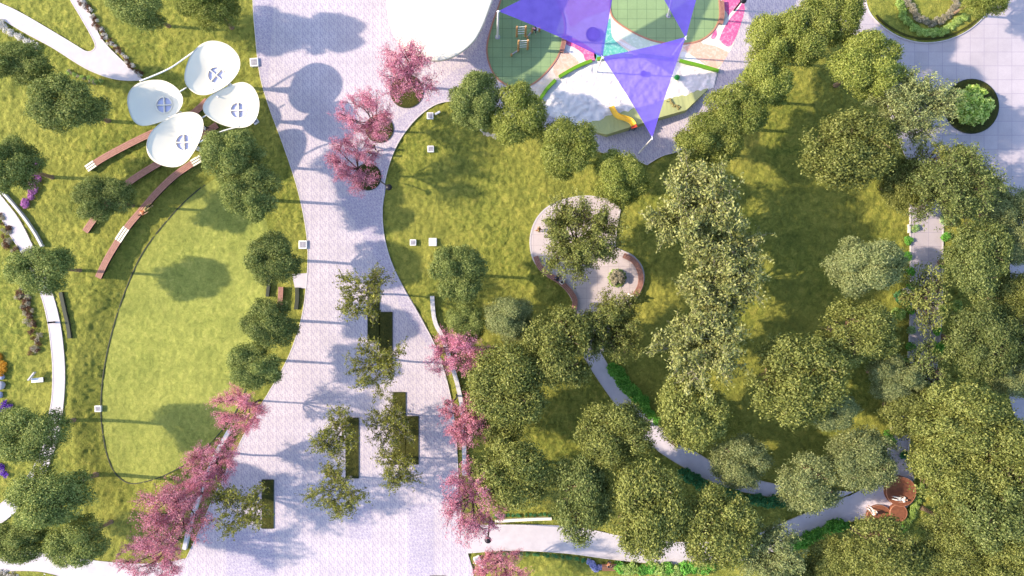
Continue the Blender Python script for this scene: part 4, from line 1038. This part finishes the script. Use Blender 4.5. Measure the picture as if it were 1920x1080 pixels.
for a in [
    (1704, 198, 74, 'loose', 'sage', 'greyish open tree touching the round pit with the lime shrub', 64),
    (1594, 282, 94, 'broad', 'olive', 'wide olive tree below the tree with the orange trunk foot', 74),
    (1788, 345, 78, 'loose', 'olive', 'open olive tree at the corner of the tiled plaza', 76),
    (1695, 345, 46, 'broad', 'olive', 'smaller olive tree wedged between two wide trees over the east path', 52),
    (1843, -8, 52, 'round', 'green', 'yellow green tree on the island lawn at the top edge', 42),
    (1895, 395, 56, 'broad', 'sage', 'sage tree at the right edge just below the tiled plaza', 48),
    (1830, 488, 64, 'broad', 'olive', 'olive tree right of the east path, level with the pale round tree', 76),
    (1897, 458, 46, 'round', 'sage', 'small sage tree at the right edge above the upper violet paving gap', 44),
    (1905, 560, 52, 'broad', 'olive', 'olive tree at the right edge below the upper violet paving gap', 50),
    (1838, 640, 68, 'broad', 'olive', 'olive tree right of the lime shrub by the east path', 74),
    (1905, 635, 56, 'loose', 'olive', 'thin olive tree at the right edge above the lower violet paving gap', 50),
    (1896, 708, 50, 'broad', 'sage', 'sage tree just above the lower violet paving gap at the right edge', 42),
    (1610, 622, 82, 'broad', 'olive', 'olive tree left of the dark green shrub beside the east path', 64),
    (1738, 318, 48, 'twiggy', 'olive', 'sparse twiggy tree at the top of the east path beside the tiled plaza', 62),
    (1736, 560, 50, 'twiggy', 'olive', 'sparse twiggy tree over the east path, the upper one', 70),
    (1735, 690, 46, 'twiggy', 'olive', 'sparse twiggy tree over the east path, the lower one', 62),
    (1676, 708, 52, 'round', 'sage', 'pale sage tree left of the lower sparse twiggy tree', 46),
    (1496, 712, 96, 'broad', 'olive', 'very wide olive tree in the middle of the east lawn', 88),
    (1550, 768, 58, 'round', 'sage', 'sage round tree overlapping the very wide olive tree at its lower right', 42),
    (1298, 768, 70, 'broad', 'olive', 'olive tree below the lowest pale leaved tree, right of the grey path', 76),
    (1155, 812, 74, 'broad', 'olive', 'olive tree covering the grey woodland path, above its brown bench', 70),
    (1048, 655, 76, 'broad', 'olive', 'olive tree below the west patio bench', 78),
    (1146, 610, 58, 'loose', 'olive', 'greyish olive tree at the south neck of the patio', 62),
    (955, 722, 86, 'broad', 'olive', 'big olive tree right of the pink trees on the promenade east side', 78),
    (930, 785, 58, 'broad', 'olive', 'smaller olive tree touching a pink tree beside the black lamp post', 56),
    (958, 892, 76, 'broad', 'olive', 'olive tree just above the clipped bush row', 72),
    (1090, 932, 64, 'broad', 'olive', 'tall olive tree at the right end of the clipped bush row', 84),
    (1214, 955, 76, 'broad', 'olive', 'large olive tree reaching down over the pale south path', 98),
    (1345, 985, 80, 'broad', 'olive', 'olive tree over the pale south path right of the largest one', 80),
    (1388, 862, 58, 'broad', 'sage', 'sage tree overlapping the upper side of the curving grey path', 54),
    (1516, 908, 66, 'broad', 'sage', 'sage tree where the two south paths meet', 58),
    (1618, 862, 70, 'broad', 'sage', 'sage tree just left of the rust brown discs', 60),
    (1440, 1040, 60, 'loose', 'sage', 'greyish open tree at the bend of the pale south path', 60),
    (1712, 775, 62, 'broad', 'olive', 'olive tree covering the lower bend of the east path', 60),
    (1800, 790, 92, 'broad', 'olive', 'broad olive tree left of the lower violet paving gap', 72),
    (1880, 850, 84, 'broad', 'olive', 'broad olive tree at the right edge below the lower violet paving gap', 78),
    (1780, 880, 78, 'broad', 'olive', 'olive tree directly right of the largest rust disc', 70),
    (1870, 955, 86, 'broad', 'olive', 'olive tree at the right edge, second up from the bottom corner', 80),
    (1790, 985, 66, 'broad', 'olive', 'olive tree lower right of the rust discs with a leaning trunk showing', 62),
    (1655, 1030, 82, 'broad', 'olive', 'olive tree directly below the rust discs', 66),
    (1565, 1056, 54, 'broad', 'olive', 'olive tree at the bottom edge below the shrub row of the south path', 50),
    (1775, 1060, 70, 'broad', 'olive', 'olive tree cut by the bottom edge left of the corner one', 56),
    (1886, 1050, 76, 'broad', 'olive', 'olive tree in the bottom right corner', 66),
    (1500, 1085, 54, 'broad', 'olive', 'olive tree mostly cut by the bottom edge near the path bend', 40)]:
    q = sum(map(ord, a[5])) % 4
    tree(a[0], a[1], a[2], a[3], 'moss' if a[4] == 'olive' and q == 0 else a[4], a[5], ry=a[6], group=GE)
tree(1622, 495, 74, 'round', 'sage', 'pale dense round tree alone on the dark east lawn', ry=60)
tree(1312, 395, 78, 'pale', 'pale', 'uppermost of the three pale large leaved trees', ry=92)
tree(1345, 512, 80, 'pale', 'pale', 'middle of the three pale large leaved trees', ry=86)
tree(1320, 640, 78, 'pale', 'pale', 'lowest of the three pale large leaved trees', ry=86)
for a in [
    (762, 132, 58, 'pink tree touching the white pavilion roof, rooted in the uppermost round pit', 58),
    (690, 220, 50, 'middle pink tree of the three rooted in round pits', 50),
    (662, 310, 48, 'lowest pink tree of the three rooted in round pits', 52),
    (858, 658, 50, 'pink tree below the small bluish round tree, east side of the promenade', 48),
    (874, 790, 48, 'pink tree beside the black lamp post, east side of the promenade', 50),
    (882, 945, 58, 'pink tree at the mouth of the pale south path', 66),
    (452, 766, 50, 'pink tree just below the dark round tree on the west promenade edge', 44),
    (396, 872, 48, 'small pink tree in the middle of the west row', 50),
    (322, 962, 68, 'largest pink tree in the west row, over the low wall', 64),
    (288, 1046, 58, 'pink tree overlapping the bottom left path', 44),
    (938, 1066, 48, 'pink tree on the bottom corner lawn beside the tilted vent', 40),
    (366, 918, 34, 'slim pink tree between the largest pink tree and the small one', 34)]:
    tree(a[0], a[1], a[2] * 1.05, 'blossom', 'rose' if (a[0] * 7) % 3 == 0 or a[1] < 330 else 'pink', a[3], ry=a[4] * 1.05)
for a in [
    (680, 552, 54, 'uppermost feathery tree over the top end of the staggered beds', 52),
    (712, 685, 56, 'feathery tree over the lower end of the upper staggered beds', 54),
    (630, 815, 52, 'feathery tree at the upper end of the single middle bed', 52),
    (634, 922, 58, 'feathery tree at the lower end of the single middle bed', 48),
    (736, 792, 48, 'feathery tree at the upper end of the lower staggered beds', 50),
    (744, 878, 46, 'feathery tree at the lower end of the lower staggered beds', 44),
    (455, 948, 56, 'feathery tree at the lone bed nearest the west pink trees', 58)]:
    tree(a[0], a[1], a[2] * 1.08, 'feather', 'feather', a[3], ry=a[4] * 1.06)

# ------------------------------------------------------------------ shrubs and flowers
SH = {}
def shrub_mesh(kind, variants, n, ln, wd, **kw):
    SH[kind] = []
    for s in range(variants):
        (V, Fq), _ = dense_crown(500 + s + len(SH) * 10, n, ln, wd, **kw); V[:, 2] += 0.45
        V[:, 2] = np.maximum(V[:, 2], 0.0); SH[kind].append(np_mesh(kind, V, Fq))
shrub_mesh('shrub', 3, 900, 0.26, 0.13, lobes=9, lobe_r=(0.35, 0.5), clump=6, cs=0.14)
shrub_mesh('clipped_bush', 1, 500, 0.24, 0.12, lobes=4, lobe_r=(0.5, 0.6), clump=5, cs=0.1)
shrub_mesh('flower_clump', 3, 260, 0.34, 0.15, lobes=6, lobe_r=(0.35, 0.55), clump=5, cs=0.25)
shrub_mesh('dome_shrub', 1, 5200, 0.15, 0.085, lobes=44, lobe_r=(0.13, 0.24), clump=8, cs=0.07)
sc = [0]
def shrub(px, py, r, kind, leaf, label, group=None, cat='shrub', name=None, z=0.05):
    i = sc[0]; sc[0] += 1; me = SH[kind][i % len(SH[kind])]
    if not me.materials: me.materials.append(L[leaf])
    R_ = r / S; x, y = W(px, py, z + 0.4 * R_)
    o = link(name or kind, me); o.location = (x, y, z); o.scale = (R_, R_, R_ * 0.9); o.rotation_euler = (0, 0, i * 2.4)
    o.material_slots[0].link = 'OBJECT'; o.material_slots[0].material = L[leaf]
    return tag(o, label, cat, group)
def along(pts, n, jit=0.0, seed=1):
    c = cr(pts, 12); r = random.Random(seed); out = []
    for i in range(n):
        p = c[int(i * (len(c) - 1) / max(1, n - 1))]; out.append((p[0] + r.uniform(-jit, jit), p[1] + r.uniform(-jit, jit)))
    return out
for x, y in along([(930, 968), (970, 966), (1030, 965)], 15, 0.8): shrub(x, y, 4.4, 'clipped_bush', 'deep', 'small dark clipped bush in the row behind the short white wall', 'clipped bushes behind the white wall', name='clipped_bush')
for x, y in along([(915, 1038), (990, 1039), (1060, 1045), (1106, 1053)], 24, 1.0): shrub(x, y, 4.6, 'clipped_bush', 'deep', 'small dark clipped bush along the lower edge of the pale south path', 'clipped bushes below the south path', name='clipped_bush')
for x, y in along([(1152, 692), (1163, 704), (1172, 722), (1186, 736), (1200, 748), (1208, 762)], 11, 2): shrub(x, y, 13, 'shrub', 'bright', 'bright green shrub in the row beside the upper grey woodland path', 'bright shrubs by the upper grey path')
for x, y in along([(1215, 772), (1228, 785), (1242, 793)], 4, 2, 2): shrub(x, y, 10, 'shrub', 'bright', 'green shrub ending the shaded row near the brown bench', 'green shrubs near the brown bench')
for x, y in along([(1284, 888), (1305, 902), (1328, 914), (1352, 922), (1376, 928), (1410, 937), (1440, 941), (1462, 940)], 14, 2, 3): shrub(x, y, 12, 'shrub', 'deep', 'deep green shrub along the lower edge of the grey woodland path', 'deep green shrubs under the grey path')
for x, y in along([(1484, 1022), (1505, 1014), (1528, 1004), (1550, 994), (1572, 982)], 12, 2.5, 4): shrub(x, y, 13, 'shrub', 'bright', 'bright green shrub on the south bank where the paths join', 'bright shrubs south of the path junction')
for x, y in along([(1160, 1063), (1190, 1066), (1225, 1067), (1262, 1067), (1300, 1066), (1332, 1063)], 15, 3, 5): shrub(x, y, 12, 'shrub', 'lime' if int(x) % 2 else 'bright', 'yellow green shrub along the bottom path right of the brown bench', 'yellow green shrubs right of the bench')
for x, y in along([(1724, 912), (1720, 930), (1716, 948), (1708, 966), (1698, 984)], 9, 3, 6): shrub(x, y, 8.5, 'shrub', 'lime', 'lime green shrub edging the rust brown discs', 'lime shrubs edging the discs')
for x, y in along([(1560, 990), (1600, 984), (1625, 985), (1655, 990), (1690, 992)], 7, 3, 16): shrub(x, y, 9, 'shrub', 'bright', 'green shrub below the low rust disc', 'green shrubs below the rust discs')
for a in [(1691, 559, 15, 'deep', 'dark green round shrub at the edge of the east path'), (1684, 588, 13, 'lime', 'lime green shrub just below the dark green one by the east path'),
          (1792, 572, 12, 'lime', 'lime green shrub on the right side of the east path'), (1776, 412, 13, 'mint', 'silvery green shrub at the right of the pale path gap'),
          (1716, 428, 8, 'mint', 'small silvery shrub left of the pale path gap'), (1694, 853, 9, 'deep', 'dark green shrub by the narrow path above the rust discs'),
          (1700, 66 + 480, 8, 'ivory', 'small whitish shrub above the dark green round one'), (1758, 655, 14, 'bright', 'green shrub under the twiggy tree right of the east path')]:
    shrub(*a[:3], 'shrub', a[3], a[4])
for x, y in along([(1704, 455), (1707, 520), (1705, 610), (1700, 690), (1680, 770), (1668, 830)], 13, 6, 41): shrub(x, y, 9, 'shrub', 'mint' if int(y) % 3 == 0 else 'bright', 'leafy shrub lining the west side of the tree covered east path', 'shrubs west of the east path')
for x, y in along([(1770, 300), (1772, 370), (1774, 450), (1768, 540), (1760, 620), (1750, 700), (1722, 780)], 13, 7, 42): shrub(x, y, 9, 'shrub', 'blush' if int(y) % 2 == 0 else 'bright', 'leafy shrub lining the east side of the tree covered east path', 'shrubs east of the east path')
shrub(1824, 198, 37, 'dome_shrub', 'lime_sunlit', 'large domed pale lime shrub in the round dark pit', z=0.1)
for x, y in along([(1688, 8), (1694, 28), (1708, 46), (1726, 58), (1746, 63), (1768, 58), (1790, 46), (1808, 32), (1822, 18)], 22, 2.5, 7): shrub(x, y, 8, 'shrub', 'lime', 'yellow green shrub in the outer band of the curved island bed', 'yellow green shrubs of the island bed', z=0.18)
for x, y in along([(1702, -6), (1708, 14), (1722, 32), (1744, 42), (1768, 36), (1786, 20), (1794, 0)], 18, 3, 8): shrub(x, y, 7.5, 'shrub', 'blush', 'greyish pink shrub in the inner band of the curved island bed', 'greyish shrubs of the island bed', z=0.18)
o = shrub(1157, 521, 15, 'dome_shrub', 'blush', 'round clump of whitish pink flowers ringed in green on the patio', cat='flower bed', name='flower_bed', z=0.08)
for i, (x, y) in enumerate(circ(1157, 521, 13.5, 12)): shrub(x, y, 4.6, 'shrub', 'lime', 'small yellow green shrub ringing the patio flower clump', 'shrubs ringing the patio flower clump', z=0.08)
def row(pts, n, jit, r, leaf, label, group, seed, leaf2=None, kind='flower_clump', name='flowering_plant', cat='flower'):
    rr = random.Random(seed)
    for i, (x, y) in enumerate(along(pts, n, jit, seed)):
        shrub(x, y, r * rr.uniform(0.8, 1.2), kind, leaf2 if (leaf2 and i % 2) else leaf, label, group, cat, name)
G_ = 'flowering plants bordering the forked path'
row([(152, 2), (166, 18), (178, 40), (188, 58), (198, 72)], 26, 4, 5, 'maroon', 'dark leaved white tipped plant in the upper border of the forked path', G_ + ' upper', 21, 'ivory')
row([(204, 78), (222, 96), (244, 120), (264, 140)], 26, 3, 4.2, 'maroon', 'small dark and white plant in the lower border of the forked path', G_ + ' lower', 22, 'ivory')
row([(-5, 42), (20, 62), (46, 76), (72, 90)], 16, 4, 6.5, 'ivory', 'greyish white bushy plant along the lower side of the forked path', 'greyish white plants below the forked path', 23)
row([(128, 132), (150, 142), (172, 150), (190, 154)], 14, 3, 4.2, 'blush', 'small pale flower beside the largest dark round tree', 'pale flowers beside the large dark tree', 24, 'lime')
row([(36, 545), (48, 562), (54, 585), (62, 610), (68, 640), (66, 660)], 46, 9, 5.5, 'maroon', 'dark red and white plant in the bed left of the west path', 'dark plants left of the west path', 25, 'blush')
row([(-4, 408), (8, 430), (14, 452), (26, 470)], 20, 8, 5, 'maroon', 'dark red plant at the left edge near the mauve flowers', 'dark plants at the left edge', 26, 'blush')
row([(62, 308), (66, 330), (64, 346), (54, 366), (46, 384)], 15, 5, 7, 'mauve', 'mauve flowering shrub below the dark tree at the left edge', 'mauve flowering shrubs', 27, None, 'shrub', 'flowering_shrub')
row([(2, 776), (10, 764), (22, 756)], 9, 6, 6, 'violet', 'deep violet flower clump near the blue stones', 'violet flowers near the blue stones', 28)
row([(-2, 874), (6, 882), (14, 892)], 6, 5, 6, 'violet', 'violet flower clump between two dark trees at the left edge', 'violet flowers between the dark trees', 29)
row([(-2, 668), (3, 682), (4, 698)], 8, 4, 7, 'amber', 'amber orange bush at the left edge above the blue stones', 'amber bushes at the left edge', 30, None, 'shrub', 'flowering_shrub')
row([(1108, 1056), (1116, 1062), (1124, 1066)], 6, 4, 7, 'lavender', 'pale lavender hydrangea left of the reddish brown bench', 'lavender hydrangeas by the bench', 31, None, 'shrub', 'flowering_shrub')
row([(906, 246), (918, 252), (928, 256)], 7, 3, 4, 'ivory', 'small white flower between the two touching round trees', 'white flowers under the round trees', 32)
row([(-4, 1075), (10, 1077), (30, 1080)], 8, 4, 6, 'blush', 'pale plant in the bottom left corner', 'pale plants in the bottom left corner', 33, 'ivory')
for x, y, r, m_, lb in ((4, 706, 6, 'blue_stone', 'topmost blue grey stone at the left edge'), (5, 722, 7.5, 'stone', 'largest round grey stone at the left edge'), (2, 740, 5.5, 'blue_stone', 'lowest blue grey stone at the left edge')):
    bm = bmesh.new(); bmesh.ops.create_icosphere(bm, subdivisions=3, radius=1)
    rr = np.random.default_rng(int(y))
    ph = rr.random(3) * 6
    for v in bm.verts: v.co *= 1 + 0.08 * math.sin(v.co.x * 3 + ph[0]) + 0.07 * math.sin(v.co.y * 4 + ph[1])
    q = r / S; o = bm_obj('boulder', bm, M[m_], None, True, (*W(x, y), q * 0.45)); o.scale = (q, q, q * 0.75); tag(o, lb, 'stone')

# ------------------------------------------------------------------ people
def skin(name, V, E, R_, sub=1):
    me = bpy.data.meshes.new(name); me.from_pydata(V, E, []); o = link(name, me)
    o.modifiers.new('skin', 'SKIN'); s = o.modifiers.new('sub', 'SUBSURF'); s.levels = sub; s.render_levels = sub
    for i, d in enumerate(me.skin_vertices[0].data):
        d.radius = (R_[i] if not hasattr(R_[i], '__len__') else R_[i][0], R_[i] if not hasattr(R_[i], '__len__') else R_[i][1]); d.use_root = i == 0
    dg = bpy.context.evaluated_depsgraph_get(); m2 = bpy.data.meshes.new_from_object(o.evaluated_get(dg)); m2.name = name
    m2.polygons.foreach_set('use_smooth', np.ones(len(m2.polygons), dtype=bool))
    bpy.data.objects.remove(o); bpy.data.meshes.remove(me); return m2

def pose_joints(pose):
    J = {}
    up = dict(pel=(0, 0, .95), spi=(0, 0, 1.15), che=(0, .01, 1.34), nec=(0, 0, 1.48), hd1=(0, .02, 1.57), hd2=(0, .015, 1.66))
    J.update(up)
    for s, n in ((1, 'l'), (-1, 'r')):
        J['sh' + n] = (s * .18, 0, 1.40); J['hi' + n] = (s * .095, 0, .90)
        if pose == 'walk':
            J['el' + n] = (s * .23, -.04 * s, 1.14); J['wr' + n] = (s * .24, .10 * s, .92)
            J['kn' + n] = (s * .10, -.14 * s + .05, .50); J['an' + n] = (s * .10, -.26 * s - .02, .09); J['to' + n] = (s * .11, -.26 * s + .16, .03)
        else:
            J['el' + n] = (s * .25, .08, 1.16); J['wr' + n] = (s * .16, .28, 1.02)
            if pose == 'sit':
                J['kn' + n] = (s * .12, .42, .93); J['an' + n] = (s * .12, .44, .52); J['to' + n] = (s * .13, .60, .47)
            else:
                J['wr' + n] = (s * .30, .05, .93); J['el' + n] = (s * .26, -.02, 1.15)
                J['kn' + n] = (s * .11, .10 if s > 0 else .22, .52); J['an' + n] = (s * .12, .02, .12); J['to' + n] = (s * .12, .13, .07)
    return J

POSE = {}
def build_pose(pose):
    J = pose_joints(pose); V = []; E = []; R_ = []
    def add(p, r, par=None):
        V.append(tuple(p)); R_.append(r)
        if par is not None: E.append((par, len(V) - 1))
        return len(V) - 1
    a = add(J['pel'], (.145, .11)); b = add(J['spi'], (.125, .095), a); c = add(J['che'], (.15, .10), b); n = add(J['nec'], .055, c)
    h = add(J['hd1'], (.075, .088), n); h2 = add(J['hd2'], (.07, .085), h)
    hv = Vector(J['hd1']); add(hv + Vector((0, .105, .01)), .014, h)                       # nose
    for s in (1, -1): add(hv + Vector((s * .085, 0, .01)), .016, h)                         # ears
    for s, k in ((1, 'l'), (-1, 'r')):
        s1 = add(J['sh' + k], .062, c); e = add(J['el' + k], .046, s1); w = add(J['wr' + k], .030, e)
        d = (Vector(J['wr' + k]) - Vector(J['el' + k])).normalized(); side = d.cross(Vector((0, 0, 1)) if abs(d.z) < .9 else Vector((1, 0, 0))).normalized()
        pm = add(Vector(J['wr' + k]) + d * .07, (.034, .018), w)
        for q, ln in zip((-.03, -.01, .01, .03), (.065, .078, .072, .055)):
            f1 = add(Vector(J['wr' + k]) + d * .12 + side * q, .009, pm); add(Vector(J['wr' + k]) + d * (.12 + ln) + side * q * 1.15 + Vector((0, .012, -.012)), .008, f1)
        add(Vector(J['wr' + k]) + d * .085 + side * .055 * s, .010, pm)
        hi = add(J['hi' + k], .088, a); kn = add(J['kn' + k], .056, hi); an = add(J['an' + k], .038, kn); add(J['to' + k], (.042, .026), an)
    body = skin('body', V, E, R_)
    V, E, R_ = [], [], []
    a = add(J['pel'], (.158, .125)); b = add(J['spi'], (.145, .115), a); c = add(J['che'], (.165, .118), b); add(Vector(J['nec']) - Vector((0, 0, .05)), .07, c)
    for k in 'lr':
        s1 = add(J['sh' + k], .078, c); e = add(Vector(J['sh' + k]).lerp(Vector(J['el' + k]), .8), .062, s1)
    shirt = skin('shirt', V, E, R_)
    V, E, R_ = [], [], []
    a = add(Vector(J['pel']) + Vector((0, 0, .03)), (.155, .122))
    for k in 'lr':
        hi = add(J['hi' + k], .102, a); kn = add(J['kn' + k], .072, hi); add(Vector(J['kn' + k]).lerp(Vector(J['an' + k]), .88), .056, kn)
    trousers = skin('trousers', V, E, R_)
    bm = bmesh.new(); bmesh.ops.create_uvsphere(bm, u_segments=16, v_segments=10, radius=1)
    hd = Vector(J['hd2'])
    bmesh.ops.transform(bm, matrix=Matrix.Translation(hd + Vector((0, -.025, .0))) @ Matrix.Diagonal((.098, .112, .095, 1)), verts=bm.verts)
    bm2 = bm; hair = bpy.data.meshes.new('hair'); bm2.to_mesh(hair); bm2.free(); hair.polygons.foreach_set('use_smooth', np.ones(len(hair.polygons), dtype=bool))
    bm = bmesh.new()
    for s in (1, -1):
        ball(bm, tuple(hv + Vector((s * .032, .082, .035))), (.013, .010, .009), 8, 6)
    eyes = bpy.data.meshes.new('eyes'); bm.to_mesh(eyes); bm.free()
    for m_ in (body, shirt, trousers, hair, eyes): m_.materials.append(M['skin'])
    POSE[pose] = (body, shirt, trousers, hair, eyes)
for p in ('walk', 'sit', 'lie'): build_pose(p)

def person(px, py, pose, rz, top, legs, hair, label, z=0.1, sc_=1.0, group=None):
    seat = z - 0.82 * sc_ if pose == 'sit' else z
    x, y = W(px, py, z + 0.4)
    t = thing('person', label, 'person', (x, y, z if pose != 'sit' else seat), math.radians(rz), group)
    t.scale = (sc_,) * 3
    if pose == 'lie':
        t.rotation_euler = (Matrix.Rotation(math.radians(rz), 3, 'Z') @ Matrix.Rotation(math.radians(90), 3, 'X')).to_euler()
        off = Matrix.Rotation(math.radians(rz), 3, 'Z') @ Vector((0, 0.9 * sc_, 0)); t.location = (x + off.x, y + off.y, z + 0.115)
    for nm, me, mt in zip(('body', 'shirt', 'trousers', 'hair', 'eyes'), POSE[pose], (M['skin'], M[top], M[legs], M[hair], M['cloth_dark'])):
        o = link(nm, me, t); o.material_slots[0].link = 'OBJECT'; o.material_slots[0].material = mt
    return t
person(701, 277, 'walk', 200, 'cloth_brown', 'cloth_dark', 'hair_brown', 'person in brown walking between two pink trees, the upper of a pair')
person(695, 288, 'walk', 190, 'cloth_rust', 'cloth_white', 'hair_brown', 'person in rust and white walking just below the person in brown')
person(1010, 431, 'walk', 80, 'cloth_olive', 'cloth_brown', 'hair_brown', 'person in olive standing on the west rim of the patio')
person(1044, 523, 'sit', -38, 'cloth_navy', 'cloth_dark', 'hair_dark', 'person in navy sitting on the west patio bench', 0.45)
person(1053, 529, 'sit', -38, 'cloth_grey', 'cloth_white', 'hair_dark', 'person in grey top and white trousers beside the one in navy', 0.45)
person(1186, 557, 'sit', 62, 'cloth_white', 'cloth_white', 'hair_dark', 'dark haired person all in white sitting on the east patio bench', 0.45)
person(1179, 563, 'sit', 52, 'cloth_white', 'cloth_grey', 'hair_brown', 'person in white top and grey trousers at the end of the east patio bench', 0.45)
person(1640, 962, 'sit', 40, 'cloth_white', 'cloth_white', 'hair_brown', 'brown haired person in white sitting on the low rust disc', 0.45)
person(1690, 937, 'lie', 80, 'cloth_white', 'cloth_white', 'hair_dark', 'person in white lying stretched out on the largest rust disc', 0.76)
person(1003, 57, 'walk', 180, 'cloth_purple', 'cloth_dark', 'hair_dark', 'child in purple climbing at the low wooden frame', 0.5, 0.75)
person(1143, 1058, 'sit', 180, 'cloth_rust', 'cloth_dark', 'hair_brown', 'person in rust top sitting on the reddish brown bench', 0.46)
person(389, 243, 'walk', 120, 'cloth_white', 'cloth_dark', 'hair_dark', 'person in white and black under the petal canopies', 0.05)
person(270, 393, 'lie', -52, 'cloth_rust', 'cloth_olive', 'hair_brown', 'person in rust lying on the longest curved bench', 0.46)
